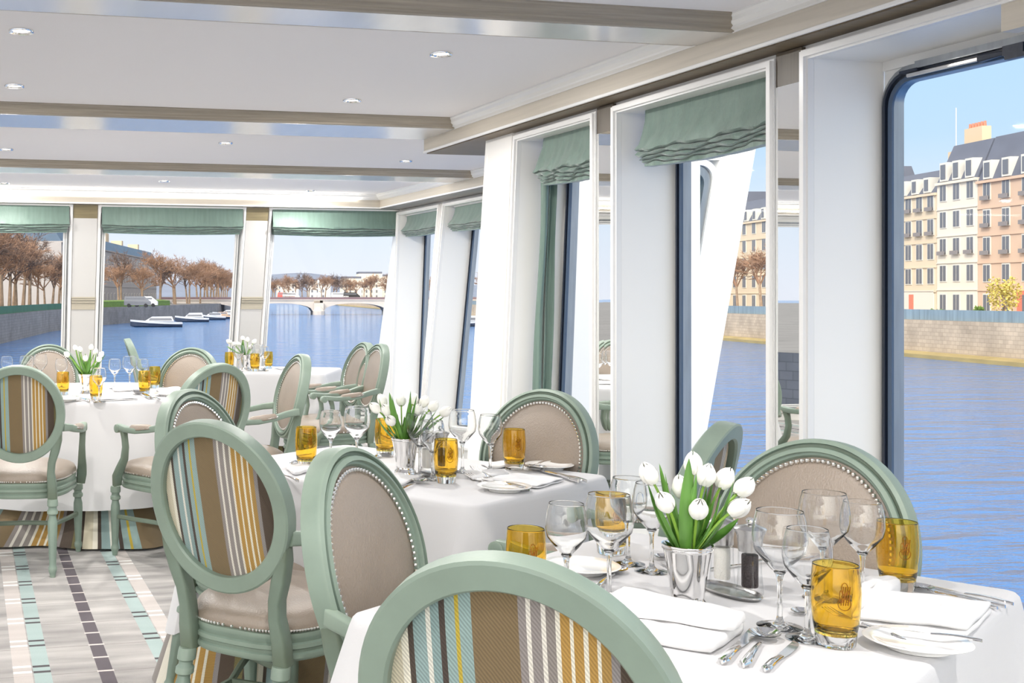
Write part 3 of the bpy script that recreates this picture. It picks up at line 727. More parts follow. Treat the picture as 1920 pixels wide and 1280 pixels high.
# ================================================================== TABLES AND CLOTHS
AB = -TH-math.radians(45.5)                    # heading of the tables' long side
bv = cw(math.sin(math.radians(45.5)), math.cos(math.radians(45.5))); av = cw(-math.cos(math.radians(45.5)), math.sin(math.radians(45.5)))
def cloth(name, m, cx, cy, hx, hy, rz, ztop, zbot, rad, flare, nf, amp, label, cat, group, round_=False, topc=True, phase=0, cornerlong=.10, lift=0):
    N = 300 if round_ else 320
    pts = []; nor = []; arc = []
    if round_:
        for i in range(N):
            a = 2*PI*i/N; pts.append((hx*math.cos(a), hx*math.sin(a))); nor.append((math.cos(a), math.sin(a), 0)); arc.append(hx*a)
    else:
        segs = []; r = rad; L = 0
        per = 4*(hx+hy)-8*r+2*PI*r
        def pt(s):
            s %= per
            for (ax, ay, ox, oy, ln) in ((hx, -(hy-r), 0, 1, 2*(hy-r)),):
                pass
            seq = [('l', hx, -(hy-r), 0, 1, 2*(hy-r), 1, 0), ('c', hx-r, hy-r, 0), ('l', hx-r, hy, -1, 0, 2*(hx-r), 0, 1), ('c', -(hx-r), hy-r, 90), ('l', -hx, hy-r, 0, -1, 2*(hy-r), -1, 0), ('c', -(hx-r), -(hy-r), 180), ('l', -(hx-r), -hy, 1, 0, 2*(hx-r), 0, -1), ('c', hx-r, -(hy-r), 270)]
            for q in seq:
                if q[0] == 'l':
                    if s <= q[5]: return (q[1]+q[3]*s, q[2]+q[4]*s), (q[6], q[7], 0)
                    s -= q[5]
                else:
                    ln = PI*r/2
                    if s <= ln:
                        a = math.radians(q[3])+s/r; return (q[1]+r*math.cos(a), q[2]+r*math.sin(a)), (math.cos(a), math.sin(a), math.sin(2*(a-math.radians(q[3])))**2 if ln else 0)
                    s -= ln
            return (hx, -(hy-r)), (1, 0, 0)
        # sample with extra density at the corners
        S = []
        corners = [2*(hy-r)+PI*r/4, 2*(hy-r)+PI*r/2+2*(hx-r)+PI*r/4, 4*(hy-r)+PI*r+2*(hx-r)+PI*r/4, 4*(hy-r)+1.5*PI*r+4*(hx-r)+PI*r/4]
        for c in corners: S += [(c+(-.5+i/47)*(PI*r/2)*1.02) % per for i in range(48)]
        k = N-len(S); S += [per*i/k for i in range(k)]
        S = sorted(set(round(x, 5) for x in S)); N = len(S)
        for s in S:
            p, q = pt(s); pts.append(p); dc = min(min(abs(s-c), per-abs(s-c)) for c in corners); nor.append((q[0], q[1], math.exp(-(dc/.10)**2))); arc.append(s)
    H = ztop-zbot; V = []; rings = []
    lv = [0, .006, .014, .03, .06, .1, .16, .24, .34, .46, .6, .75, .88, 1.0]
    random.seed(nf*3+int(phase*10)); ph = [random.uniform(0, 6.28) for _ in range(4)]
    for j, t in enumerate(lv):
        ring = []
        for i in range(N):
            (x, y), (nx, ny, cn) = pts[i], nor[i]; s = arc[i]
            if j == 0: off = -.012; z = ztop
            elif j == 1: off = -.004; z = ztop-.002
            elif j == 2: off = .002; z = ztop-.008
            else:
                fold = 0 if (lift and t < .55) else (math.sin(s*nf+ph[0]+.6*math.sin(s*2.3+ph[1]))+.5*math.sin(s*nf*1.9+ph[2]+t))*amp*min(1, t*1.15)**1.2
                if round_: off = (.003+flare*t+fold+amp*t) if not lift else (.003+flare*max(0, (t-.5)/.5)**1.6+fold)
                else: off = .003+flare*t+fold*(1-.6*cn)+cn*t*.10*(1+.3*math.sin(s*70))
                z = ztop-.008-(H-.008)*t-(cornerlong*cn*t if not round_ else 0)*t+(.010*math.sin(s*3.1+ph[3]))*t
                z = max(z, .012)
            ring.append((x+nx*off, y+ny*off, z))
        rings.append(ring)
    b = MB(); b.loft([ring for ring in rings], cap0=False, cap1=False)
    if topc:
        n = len(rings[0]); b.v.append((0, 0, ztop)); c = len(b.v)-1; b.f += [(i, c, (i+1) % n) for i in range(n)]
    o = b.build(name, m, smooth=True, auto=70); o.location = (cx, cy, 0); o.rotation_euler = (0, 0, rz)
    uv = o.data.uv_layers.new(name='UVMap'); 
    for lp in o.data.loops:
        vi = lp.vertex_index; uv.data[lp.index].uv = (arc[vi % N] if vi < N*len(lv) else 0, o.data.vertices[vi].co.z)
    tag(o, label, cat, group); return fixn(o)
def table_base(name, cx, cy, hx, hy, rz, label, round_=False):
    t = thing(name, label, 'table', (cx, cy, 0), rz)
    if round_: MB().lathe([(hx-.02, .715), (hx-.016, .72), (hx-.016, .738), (hx-.02, .743)], 48).build('tabletop', M['wood'], t)
    else: MB().box(-hx+.02, hx-.02, -hy+.02, hy-.02, .715, .743).build('tabletop', M['wood'], t, smooth=False)
    MB().lathe([(.04, .03), (.04, .715)], 16).build('pedestal', M['satin'], t)
    MB().lathe([(.22, 0), (.22, .012), (.05, .03), (.04, .04)], 32).build('base', M['satin'], t)
    return t
ZT_ = .75
# nearest table
L1 = onZ(650, 1150); R1 = onZ(1916, 1107); D = R1-L1; lb = D.dot(bv); la = -D.dot(av); c1 = (L1+R1)/2
T1 = (c1.x, c1.y, lb/2, la/2)
N2 = onZ(891, 949); R2 = onZ(1154, 892); lb2 = (R2-N2).dot(bv); la2 = 1.08; c2 = N2+bv*lb2/2+av*la2/2
T2 = (c2.x, c2.y, lb2/2, la2/2)
c3 = onZ(185, 733); r3 = .72; c4a = onZ(606, 701); 
random.seed(5)
table_base('dining_table', *T1, AB+PI/2, 'dining table nearest the viewer, hidden under its white cloth')
cloth('tablecloth', M['linen'], *T1, AB+PI/2, .75, .26, .03, .03, 5, .012, 'white cloth of the nearest table, bottom right of the photo', 'tablecloth', 'white tablecloths')
cloth('table_skirt', M['skirt'], T1[0], T1[1], T1[2]-.03, T1[3]-.03, AB+PI/2, .70, .012, .05, .06, 14, .012, 'striped under-skirt reaching the floor below the nearest table', 'table skirt', 'striped table skirts', topc=False, cornerlong=0)
table_base('dining_table', *T2, AB+PI/2, 'dining table in the middle, hidden under its white cloth')
cloth('tablecloth', M['linen'], *T2, AB+PI/2, .75, .30, .04, .04, 5, .012, 'white cloth of the middle table beside the side windows', 'tablecloth', 'white tablecloths', phase=.3)
cloth('table_skirt', M['skirt'], T2[0], T2[1], T2[2]-.03, T2[3]-.03, AB+PI/2, .70, .012, .05, .10, 14, .014, 'striped under-skirt reaching the floor below the middle table', 'table skirt', 'striped table skirts', topc=False, phase=.5, cornerlong=0)
table_base('round_table', c3.x, c3.y, r3, r3, 0, 'round dining table at the left, hidden under its white cloth', True)
cloth('tablecloth', M['linen'], c3.x, c3.y, r3, r3, 0, .75, .19, 0, .12, 13, .016, 'round white cloth with soft folds on the large table at the left', 'tablecloth', 'white tablecloths', round_=True)
cloth('table_skirt', M['skirt'], c3.x, c3.y, r3-.03, r3-.03, 0, .70, .012, 0, .26, 11, .045, 'striped skirt gathered on the carpet under the round white cloth', 'table skirt', 'striped table skirts', round_=True, topc=False, lift=1)
# far table: front edge roughly square to the lens
rt = c4a; e4 = onZ(420, 697.5); dv = (rt-e4); w4 = dv.length; a4 = math.atan2(dv.y, dv.x); nv = Vector((-dv.y, dv.x, 0)).normalized(); c4 = (rt+e4)/2+nv*.40
table_base('dining_table', c4.x, c4.y, w4/2, .40, a4, 'far dining table by the front windows, hidden under its white cloth')
cloth('tablecloth', M['linen'], c4.x, c4.y, w4/2, .40, a4, .75, .22, .04, .04, 6, .010, 'white cloth of the far table by the front windows', 'tablecloth', 'white tablecloths', phase=.7)
cloth('table_skirt', M['skirt'], c4.x, c4.y, w4/2-.03, .37, a4, .70, .012, .05, .06, 14, .012, 'striped under-skirt reaching the floor below the far table', 'table skirt', 'striped table skirts', topc=False, phase=.9, cornerlong=0)

# ================================================================== GLASSWARE
def wine(h, rb, rr, name, cat='wine glass'):
    t = thing(name, '', cat)
    k = h/.20; bh = .105*k; z0 = h-bh
    out = [(.0004, z0-.004), (.006, z0-.003), (.014*k, z0+.004), (.026*k, z0+.018*k), (rb*.92, z0+.036*k), (rb, z0+.054*k), (rb*.98, z0+.072*k), ((rb+rr)/2, z0+.09*k), (rr+.0002, h-.002), (rr, h)]
    th = .0009
    inn = [(max(r-th*(1-.07*i), .0004), z+(.004 if i < 4 else 0)) for i, (r, z) in enumerate(out)][::-1]
    MB().lathe(out+[(rr-.0002, h+.0002)]+inn, 40, caps=False).build('bowl', M['glass'], t, auto=80)
    st = [(.037*k, 0), (.037*k, .0012), (.028*k, .0024), (.012, .005), (.0062, .011), (.0044, .02), (.0040, .045), (.0044, z0-.016), (.0062, z0-.006), (.010, z0-.0005)]
    MB().lathe(st, 32).build('stem', M['glass'], t, auto=80)
    return t
G_big = wine(.20, .0445, .0375, 'wine_glass'); G_sml = wine(.183, .0385, .0315, 'wine_glass')
def tumbler():
    t = thing('amber_tumbler', '', 'tumbler')
    o_ = [(.031, .020), (.0345, .040), (.037, .070), (.0375, .090), (.036, .112), (.0347, .1300), (.0345, .132)]
    i_ = [(r-.0012, z+(.004 if i == 0 else 0)) for i, (r, z) in enumerate(o_)][::-1]
    b = MB(); b.lathe([(.0004, .020)]+o_+[(.0339, .1324)]+i_+[(.0004, .025)], 40, caps=False).build('bowl', M['amber'], t, auto=80)
    MB().lathe([(.0275, 0), (.0285, .002), (.0305, .0195), (.030, .0198)], 24, mod=lambda a, z: 1+.02*math.cos(12*a)).build('base', M['glass'], t, auto=40)
    # engraved emblem: a small crest of loops
    b = MB()
    for q in range(3):
        P = []
        for i in range(26):
            a = 2*PI*i/25; an = -PI/2+.34+.26*math.cos(a)*(1-.25*q); z = .088+(q-1)*.012+.010*math.sin(a*(1+q % 2)); r = .0379
            P.append((r*math.cos(an), r*math.sin(an), z))
        b.sweep(P, (.0012, .0012), n=5)
    for q in range(4):
        P = [(.0380*math.cos(-PI/2+.2+.09*q+.02*i), .0380*math.sin(-PI/2+.2+.09*q+.02*i), .074+.006*i) for i in range(6)]
        b.sweep(P, (.0014, .0014), n=5)
    b.build('engraving', M['engr'], t)
    return t
M['engr'] = mat('gold_engraving', rgb(150, 92, 20), .2, metal=.6)
G_tum = tumbler()
ug, us, ut = [False], [False], [False]
def rimplace(proto, used, h, px, py, label, group, rz=0, zt=ZT_):
    P = topat(px, py, zt+h); return place(proto, used, (P.x, P.y, zt+.001), rz, label, group)
GW = 'wine glasses laid on the tables'
for px, py, big, lab_ in [
 (1462, 958, 1, 'large wine glass right of the salt and pepper tray, nearest the viewer'), (1514, 992, 0, 'small wine glass just left of the nearest amber tumbler'),
 (1545, 924, 1, 'large wine glass rising behind the nearest amber tumbler, left of another'), (1617, 941, 0, 'wine glass standing directly left of the amber tumbler by the big window'),
 (1062, 944, 0, 'wine glass beside the amber tumbler half hidden by the nearest chair back'), (1142, 927, 1, 'wine glass with an amber tumbler showing through it'),
 (1178, 896, 0, 'tallest-standing thin wine glass left of the nearest tulips, farthest back'), (1222, 906, 0, 'wine glass partly behind the leftmost tulip of the nearest vase'),
 (620, 770, 0, 'wine glass between an amber tumbler and the far chairs on the middle table, left one'), (669, 763, 1, 'wine glass left of the tulips on the middle table'),
 (787, 774, 1, 'wine glass directly in front of the tulip cup on the middle table'), (811, 789, 0, 'thin wine glass between tulip cup and central amber tumbler, middle table'),
 (867, 769, 1, 'wine glass right of the tulips on the middle table'), (919, 778, 0, 'wine glass left of the amber tumbler before the taupe chair, middle table'),
 (13, 668, 0, 'wine glass at the very left edge on the round table'), (50, 667, 1, 'wine glass above the striped chair back at the left, left one of a close pair'), (76, 664, 1, 'wine glass above the striped chair back at the left, right one of a close pair'),
 (115, 673, 0, 'wine glass just behind the amber tumbler left of the tulips, round table'), (186, 690, 0, 'wine glass right behind the tulip cup on the round table'),
 (215, 673, 0, 'wine glass right of the tulips on the round table, left of three'), (243, 668, 1, 'wine glass right of the tulips on the round table, middle of three'), (267, 673, 0, 'wine glass right of the tulips on the round table, right of three'),
 (447, 647, 1, 'wine glass in front of the far table tulips, left'), (470, 650, 0, 'wine glass in front of the far table tulips, centre'), (484, 646, 1, 'wine glass at the right of the far table tulips'), (496, 650, 0, 'wine glass beside the right amber tumbler on the far table')]:
    if big: rimplace(G_big, ug, .20, px, py, lab_, GW)
    else: rimplace(G_sml, us, .183, px, py, lab_, GW)
for px, py, lab_ in [(1567, 1057, 'amber tumbler with clear foot nearest the viewer, beside the white bread plate'), (1683, 977, 'amber tumbler at the right by the big window with the river behind it'),
 (986, 990, 'amber tumbler showing above the back of the nearest chair'), (1146, 925, 'amber tumbler seen through a wine glass left of the nearest tulips'),
 (574, 800, 'amber tumbler at the left end of the middle table'), (722, 785, 'amber tumbler half hidden by tulip leaves on the middle table'), (836, 823, 'amber tumbler at the near edge of the middle table'), (964, 804, 'amber tumbler in front of the taupe chair back, middle table'),
 (118, 697, 'amber tumbler left of the tulips on the round table'), (180, 704, 'amber tumbler mostly hidden behind the tulip cup on the round table'), (271, 695, 'nearer of the two amber tumblers at the right of the round table'), (290, 687, 'farther of the two amber tumblers at the right of the round table'),
 (430, 660, 'amber tumbler left of the tulips on the far table'), (503, 659, 'amber tumbler right of the tulips on the far table'), (478, 663, 'amber tumbler behind wine glasses on the far table')]:
    P = topat(px, py, ZT_+.133); place(G_tum, ut, (P.x, P.y, ZT_+.001), math.atan2(P.y, P.x)-PI/2+.0, lab_, 'amber tumblers on the tables')

# ================================================================== TULIPS IN SILVER CUPS
def cup(loc, label, s=1.0):
    t = thing('silver_cup', label, 'vase', loc, group='silver cups holding tulips')
    pr = [(.0005, .001), (.036, 0), (.0365, .004), (.033, .008), (.032, .012), (.029, .016), (.028, .018), (.030, .03), (.036, .075), (.0415, .104), (.0425, .106), (.0435, .1075), (.0425, .109), (.043, .111), (.0450, .113), (.0448, .116), (.0430, .1155), (.0405, .104), (.035, .075), (.0285, .03), (.0005, .025)]
    MB().lathe([(r*s, z*s) for r, z in pr], 48, caps=False).build('cup_body', M['silver'], t, auto=50)
    b = MB()
    for r, z, n in ((.0432, .1080, 72), (.0335, .0095, 56)):
        for i in range(n): b.ball((r*s*math.cos(2*PI*i/n), r*s*math.sin(2*PI*i/n), z*s), .0013*s, 5, 3)
    b.build('beading', M['silver'], t)
    MB().lathe([(.0005, .098*s), (.038*s, .098*s)], 20, caps=False).build('water', M['darkw'], t)
    return t
M['darkw'] = mat('dark_water', rgb(40, 50, 30), .1)
def tulip(base, tip, size, label, seed, group):
    """base on the cup floor, tip = centre of the bloom (world)"""
    random.seed(seed); base = Vector(base); tip = Vector(tip)
    t = thing('tulip', label, 'flower', tuple(base), group=group)
    T = tip-base; mid = T*.5+Vector((0, 0, .02)); P = []
    d = (T-mid*.9).normalized()
    bl = size
    end = T-d*bl*.42
    for i in range(9):
        q = i/8; P.append(Vector((0, 0, 0))*(1-q)**2+mid*2*q*(1-q)+end*q*q)
    MB().sweep(P, (.0048, .0048), n=7).build('flower_stem', M['stem'], t)
    # bloom: six overlapping petals
    ax = d; e1 = ax.cross(Vector((.3, .9, .1))).normalized(); e2 = ax.cross(e1).normalized()
    b = MB(); a0 = random.uniform(0, 6)
    for k in range(6):
        outer = k % 2; an = a0+k*PI/3; R = size*(.40 if outer else .375); o_ = size*.0
        def pf(u, v):
            # v along petal 0..1, u across -1..1
            uu = (u-.5)*2; w = (math.sin(PI*min(1, v*.93+.07))**.6)*(1.05 if v < .5 else 1.05-.25*(v-.5)*2)
            ang = an+uu*w*.95
            r = R*(math.sin(PI*(.09+.90*v))**.60)*(1-.06*uu*uu)*(1 if outer else .95)
            z = size*(-.5+v*(1.0 if outer else 1.03))-.05*size*uu*uu*v
            return tip-base+ax*z+(e1*math.cos(ang)+e2*math.sin(ang))*r
        b.grid(9, 12, pf)
    b.build('bloom', M['petal'], t, auto=180)
    return t
def leaf(parent, base, tip, w, twist, bend):
    base = Vector(base); T = Vector(tip)-base; up = Vector((0, 0, 1)); side = T.cross(up)
    if side.length < 1e-4: side = Vector((1, 0, 0))
    side.normalize(); out = side.cross(T).normalized()
    def lf(u, v):
        uu = (u-.5)*2; c = T*v+out*(-bend*math.sin(PI*v)*T.length)
        ww = w*(math.sin(PI*(.12+.88*v))**.75 if v < 1 else 0)*(1-.2*v)
        tw = twist*v; s_ = side*math.cos(tw)+out*math.sin(tw)
        n_ = out*math.cos(tw)-side*math.sin(tw)
        return c+s_*uu*ww+n_*(uu*uu*ww*.45)
    o = MB().grid(7, 16, lf).build('leaf', M['leaf'], parent, auto=180); o.location = base-Vector(parent.location)
    return o
def bouquet(cupc, s, blooms, leaves, size, grp, names, ddep=.05, seed=1):
    """cupc: foot of the cup (world); blooms: picture points of bloom centres; leaves: picture points of leaf tips"""
    cupc = Vector(cupc); d0 = cupc.x*sn+cupc.y*cs
    random.seed(seed); T = []
    for i, (x, y) in enumerate(blooms):
        r = random.uniform(-ddep, ddep) if len(blooms[0]) == 2 else 0
        rel = (y-min(q[1] for q in blooms))/(max(q[1] for q in blooms)-min(q[1] for q in blooms)+1e-6)
        dd = d0+ddep*(1-2*rel)+random.uniform(-.2, .2)*ddep
        tip = atd(x, y, dd); off = tip-cupc; off.z = 0
        b0 = cupc+Vector((off.x*.12, off.y*.12, .1*s))+Vector((random.uniform(-.012, .012), random.uniform(-.012, .012), 0))*s
        T.append(tulip(b0, tip, size, names[i % len(names)] if len(names) > i else names[-1], seed*50+i, grp))
    for i, (x, y, w) in enumerate(leaves):
        rel = i % 3-1; tip = atd(x, y, d0-.035*rel*(ddep/.05)); off = tip-cupc; off.z = 0
        b0 = cupc+Vector((off.x*.15, off.y*.15, .098*s))+Vector((random.uniform(-.01, .01), random.uniform(-.01, .01), 0))*s
        par = min(T, key=lambda q: abs((Vector(kids_bloom(q))-tip).length))
        leaf(par, b0, tip, w, random.uniform(-.7, .7), random.uniform(.02, .09))
BC = {}
def kids_bloom(q):
    return tuple(q.location)
v1 = onZ(1289, 1138); cup(tuple(v1), 'silver cup of white tulips on the nearest table')
B1 = [(1216, 887), (1246, 940), (1277, 912), (1299, 868), (1325, 890), (1310, 953), (1360, 896), (1396, 912), (1387, 951)]
N1 = ['white tulip leaning farthest left in the nearest vase', 'white tulip low at the front left of the nearest vase', 'white tulip left of centre in the nearest vase, above the low front one', 'white tulip standing highest in the nearest vase', 'white tulip just right of the highest bloom, nearest vase',
      'white tulip low in the front middle of the nearest vase', 'white tulip second from the right in the upper row, nearest vase', 'white tulip farthest right in the nearest vase', 'white tulip lowest at the right of the nearest vase']
LV1 = [(1236, 868, .014), (1247, 886, .012), (1292, 858, .016), (1214, 905, .012), (1262, 928, .014), (1306, 888, .010), (1338, 898, .010), (1342, 930, .018), (1376, 900, .013), (1384, 912, .014), (1385, 972, .014), (1299, 912, .012), (1270, 960, .012), (1311, 975, .010), (1352, 925, .012), (1325, 915, .012), (1228, 940, .011)]
bouquet(tuple(v1), 1, B1, LV1, .043, 'white tulips of the nearest vase', N1, .035, 3)
v2 = onZ(760, 888); cup(tuple(v2), 'silver cup of white tulips on the middle table', 1.0)
B2 = [(703, 764), (716, 749), (724, 768), (732, 788), (752, 749), (776, 748), (783, 768), (796, 752), (813, 761), (836, 771)]
N2_ = ['white tulip farthest left on the middle table', 'white tulip upper left on the middle table, behind the outermost', 'white tulip left of centre on the middle table, above the lowest bloom', 'white tulip lowest at the left on the middle table', 'white tulip with a bare straight stem, left of the tall leaf, middle table', 'white tulip in the top centre of the middle vase',
       'white tulip in the centre of the middle vase, below its neighbours', 'white tulip right of the top centre one in the middle vase', 'white tulip second from the right in the middle vase', 'largest white tulip, farthest right in the middle vase']
LV2 = [(704, 778, .014), (710, 745, .012), (730, 735, .014), (735, 742, .013), (770, 732, .015), (768, 750, .012), (738, 770, .014), (745, 775, .014), (818, 770, .013), (834, 780, .013), (797, 765, .012), (800, 775, .012), (758, 780, .014), (780, 765, .012), (782, 740, .012), (722, 800, .012)]
bouquet(tuple(v2), 1, B2, LV2, .042, 'white tulips of the middle vase', N2_, .05, 4)
v3 = onZ(161, 738); cup(tuple(v3), 'silver cup of white tulips on the round table', 1.0)
B3 = [(125, 664), (141, 652), (150, 655), (160, 671), (171, 651), (179, 659), (186, 673), (190, 664)]
N3_ = ['white tulip farthest left on the round table', 'white tulip second from the left on the round table', 'white tulip third from the left on the round table', 'white tulip lowest in the middle on the round table', 'white tulip standing highest on the round table', 'white tulip right of the highest on the round table', 'white tulip lowest at the right on the round table', 'white tulip farthest right on the round table']
LV3 = [(130, 664, .016), (141, 653, .016), (147, 656, .016), (171, 658, .016), (181, 660, .014), (190, 668, .016), (198, 664, .016), (155, 668, .016), (166, 672, .016), (135, 672, .015), (160, 662, .015), (188, 680, .015)]
bouquet(tuple(v3), 1, B3, LV3, .040, 'white tulips of the round table', N3_, .08, 5)
v4 = onZ(461, 693); cup(tuple(v4), 'silver cup of white tulips on the far table', 1.0)
B4 = [(429, 640), (438, 645), (447, 645), (455, 634), (464, 637), (470, 650), (477, 640)]
N4_ = ['white tulip farthest left on the far table', 'white tulip second from the left on the far table', 'white tulip third from the left on the far table', 'white tulip standing highest on the far table', 'white tulip right of the highest on the far table', 'white tulip lowest at the right on the far table', 'white tulip farthest right on the far table']
LV4 = [(424, 648, .016), (432, 654, .016), (455, 638, .018), (474, 648, .016), (479, 655, .014), (448, 655, .015)]
bouquet(tuple(v4), 1, B4, LV4, .046, 'white tulips of the far table', N4_, .10, 6)

# ================================================================== PLATES, NAPKINS, CUTLERY
pl = thing('bread_plate', '', 'plate')
MB().lathe([(.0005, .003), (.042, .003), (.043, 0), (.046, 0), (.047, .004), (.060, .009), (.077, .0135), (.0785, .015), (.077, .0160), (.060, .0115), (.048, .007), (.0005, .0065)], 56, caps=False).build('plate_body', M['china'], pl, auto=60)
up = [False]
def put(proto, used, px, py, label, group=None, rz=0, s=None, z=ZT_):
    P = onZ(px, py, z); return place(proto, used, (P.x, P.y, z+.001), rz, label, group, s)
for px, py, lab_, s in [(1720, 1216, 'white bread plate with a butter knife across it, nearest the viewer', 1.0), (946, 920, 'white bread plate at the near edge of the middle table', 1.0), (1030, 879, 'white bread plate before the taupe chair back, middle table', 1.0),
 (1090, 1072, 'white bread plate behind the wine glasses left of the nearest tulips', 1.0), (125, 752, 'white bread plate at the near left of the round table', 1.0), (315, 742, 'white bread plate at the right edge of the round table', 1.0)]:
    put(pl, up, px, py, lab_, 'white bread plates', 0, s)
def outl(pts, z): return [(x, y, z) for x, y in pts]
def utensil_mesh(name, label_m='silver'):
    t = thing(name, '', 'cutlery'); return t
def handle(b, y0, y1, w0=.004, w1=.009, z=.004):
    R = []
    for q in range(11):
        f_ = q/10; y = y0+(y1-y0)*f_; w = (w0+(w1-w0)*f_**1.5)*(1 if f_ < .92 else .62 if f_ < 1 else .2); h = .0022+.0016*f_; zc = z+.003*math.sin(PI*f_)
        R.append([(w*math.cos(2*PI*i/10), y, zc+h*math.sin(2*PI*i/10)) for i in range(10)])
    b.loft(R)
def spoon(L=.19, bw=.021, bl=.055):
    t = utensil_mesh('soup_spoon'); b = MB(); handle(b, L-bl-.002, 0, .0028, .0085, .004); fixn(b.build('handle', M['silver'], t))
    b = MB(); y0 = L-bl
    def bf(u, v):
        a = 2*PI*u; r = v; x = bw*r*math.cos(a)*(1); y = y0+bl/2+bl/2*r*math.sin(a); return (x, y, .0035+.0085*(r*r)-.001)
    b.grid(28, 8, lambda u, v: bf(u, v+.001), closed_u=True)
    b.grid(28, 8, lambda u, v: (lambda p: (p[0], p[1], p[2]-.0011))(bf(u, v+.001)), closed_u=True)
    o = b.build('spoon_bowl', M['silver'], t); return t
def knife(L=.21):
    t = utensil_mesh('table_knife'); b = MB(); handle(b, L*.47, 0, .0062, .0085, .0045); fixn(b.build('handle', M['silver'], t))
    b = MB(); R = []
    for f_, w in ((0, .0062), (.04, .0075), (.3, .0092), (.7, .0096), (.9, .0080), (.97, .0045), (1, .001)):
        y = L*.465+L*.535*f_; R.append([(-.0055, y, .0035), (-.0055+w*1.55, y, .0030), (-.0055+w*1.6, y, .0034), (-.0055, y, .0055)])
    b.loft(R); fixn(b.build('blade', M['silver'], t, auto=30)); return t
def fork(L=.19):
    t = utensil_mesh('table_fork'); b = MB(); handle(b, L*.66, 0, .0026, .0085, .004); fixn(b.build('handle', M['silver'], t))
    b = MB(); R = []
    for f_, w, z in ((0, .0028, .004), (.3, .007, .003), (.6, .0105, .002), (1, .0115, .0025)):
        y = L*.655+.025*f_; R.append([(-w, y, z), (w, y, z), (w, y, z+.0016), (-w, y, z+.0016)])
    b.loft(R)
    for k in range(4):
        x = -.0098+.00655*k; R = []
        for f_, w, z in ((0, .0018, .0025), (.5, .0014, .0045), (1, .0006, .0085)):
            y = L*.655+.024+(L*.345-.024)*f_; R.append([(x-w, y, z), (x+w, y, z), (x+w, y, z+.0014), (x-w, y, z+.0014)])
        b.loft(R)
    fixn(b.build('tines', M['silver'], t, auto=40)); return t
P_sp, P_kn, P_fk = spoon(), knife(), fork(); usp, ukn, ufk = [False], [False], [False]
protoL = {'s': (P_sp, usp, .19), 'k': (P_kn, ukn, .21), 'f': (P_fk, ufk, .19)}
def lay(kind, hx_, hy_, tx, ty, label, z=ZT_, group=None, tilt=None, fit=False):
    p, u, L = protoL[kind]; A = onZ(hx_, hy_, z); B = onZ(tx, ty, z); d = B-A
    s = d.length/L if fit else None
    o = place(p, u, (A.x, A.y, z+.0012), math.atan2(d.y, d.x)-PI/2, label, group or {'s': 'silver spoons', 'k': 'silver knives', 'f': 'silver forks'}[kind], s)
    return o
lay('k', 1354, 1248, 1412, 1186, 'knife with dark reflecting blade beside the front napkin', fit=True)
lay('s', 1394, 1254, 1442, 1191, 'soup spoon in the middle of the front trio of cutlery', fit=True)
lay('k', 1434, 1262, 1494, 1208, 'small knife at the right of the front trio of cutlery', fit=True)
lay('s', 1118, 1106, 1164, 1070, 'spoon with its bowl beside a glass stem, left of the nearest tulip cup', fit=True)
lay('k', 1226, 1138, 1186, 1118, 'knife tip peeking from behind the front napkin', fit=True)
lay('s', 1272, 1030, 1236, 1052, 'spoon behind the left side of the nearest tulip cup', fit=True)
lay('k', 1274, 1075, 1238, 1058, 'knife behind the left side of the nearest tulip cup', fit=True)
lay('s', 1540, 1128, 1494, 1156, 'spoon half hidden behind the nearest amber tumbler', fit=True)
lay('f', 1545, 1046, 1497, 1062, 'fork farther left of two behind the tall glasses, nearest table')
lay('f', 1572, 1048, 1520, 1062, 'fork nearer right of two behind the tall glasses, nearest table')
lay('k', 1468, 1052, 1424, 1058, 'knife on the cloth behind the pepper mill')
lay('k', 1900, 1137, 1716, 1096, 'knife at the right rim of the nearest table, in front of the window', fit=True)
lay('f', 1870, 1144, 1728, 1106, 'fork parallel to the knife at the right rim of the nearest table', fit=True)
lay('s', 1885, 1142, 1700, 1102, 'spoon between knife and fork at the right rim of the nearest table', fit=True)
kb = lay('k', 1842, 1206, 1640, 1178, 'butter knife lying across the nearest bread plate', z=ZT_+.016, fit=True)
lay('f', 1700, 1208, 1606, 1172, 'fork with its tines left of the nearest bread plate')
# middle table
lay('s', 744, 924, 792, 904, 'spoon at the near left edge of the middle table', fit=True)
lay('k', 1100, 906, 1010, 884, 'knife right of the folded napkin, middle table', fit=True)
lay('s', 1084, 906, 992, 880, 'spoon with its bowl by the amber tumbler before the taupe chair', fit=True)
lay('k', 1032, 866, 984, 877, 'butter knife on the far bread plate of the middle table', z=ZT_+.016, fit=True)
lay('f', 960, 882, 922, 870, 'fork right of a wine glass foot, middle table', fit=True)
lay('f', 922, 902, 888, 880, 'fork nearest the glasses in the middle of the middle table', fit=True)
lay('f', 992, 922, 876, 896, 'fork lying over the near bread plate of the middle table', fit=True)
lay('k', 978, 914, 912, 908, 'butter knife on the near bread plate of the middle table', z=ZT_+.016, fit=True)
lay('s', 700, 862, 712, 854, 'spoon beside the half hidden amber tumbler, middle table')
lay('k', 545, 872, 556, 868, 'knife at the left end of the middle table')
lay('f', 560, 905, 530, 893, 'fork at the left end of the middle table')
# round and far tables
lay('k', 178, 753, 150, 747, 'knife at the near edge of the round table, under the tulips', fit=True)
lay('f', 168, 754, 140, 746, 'fork at the near edge of the round table, under the tulips', fit=True)
lay('s', 282, 749, 256, 738, 'spoon by the right tumblers on the round table', fit=True)
lay('k', 300, 751, 270, 744, 'knife by the right tumblers on the round table', fit=True)
lay('s', 500, 697, 490, 692, 'spoon at the near edge of the far table')
lay('k', 540, 696, 515, 691, 'knife at the near edge of the far table', fit=True)
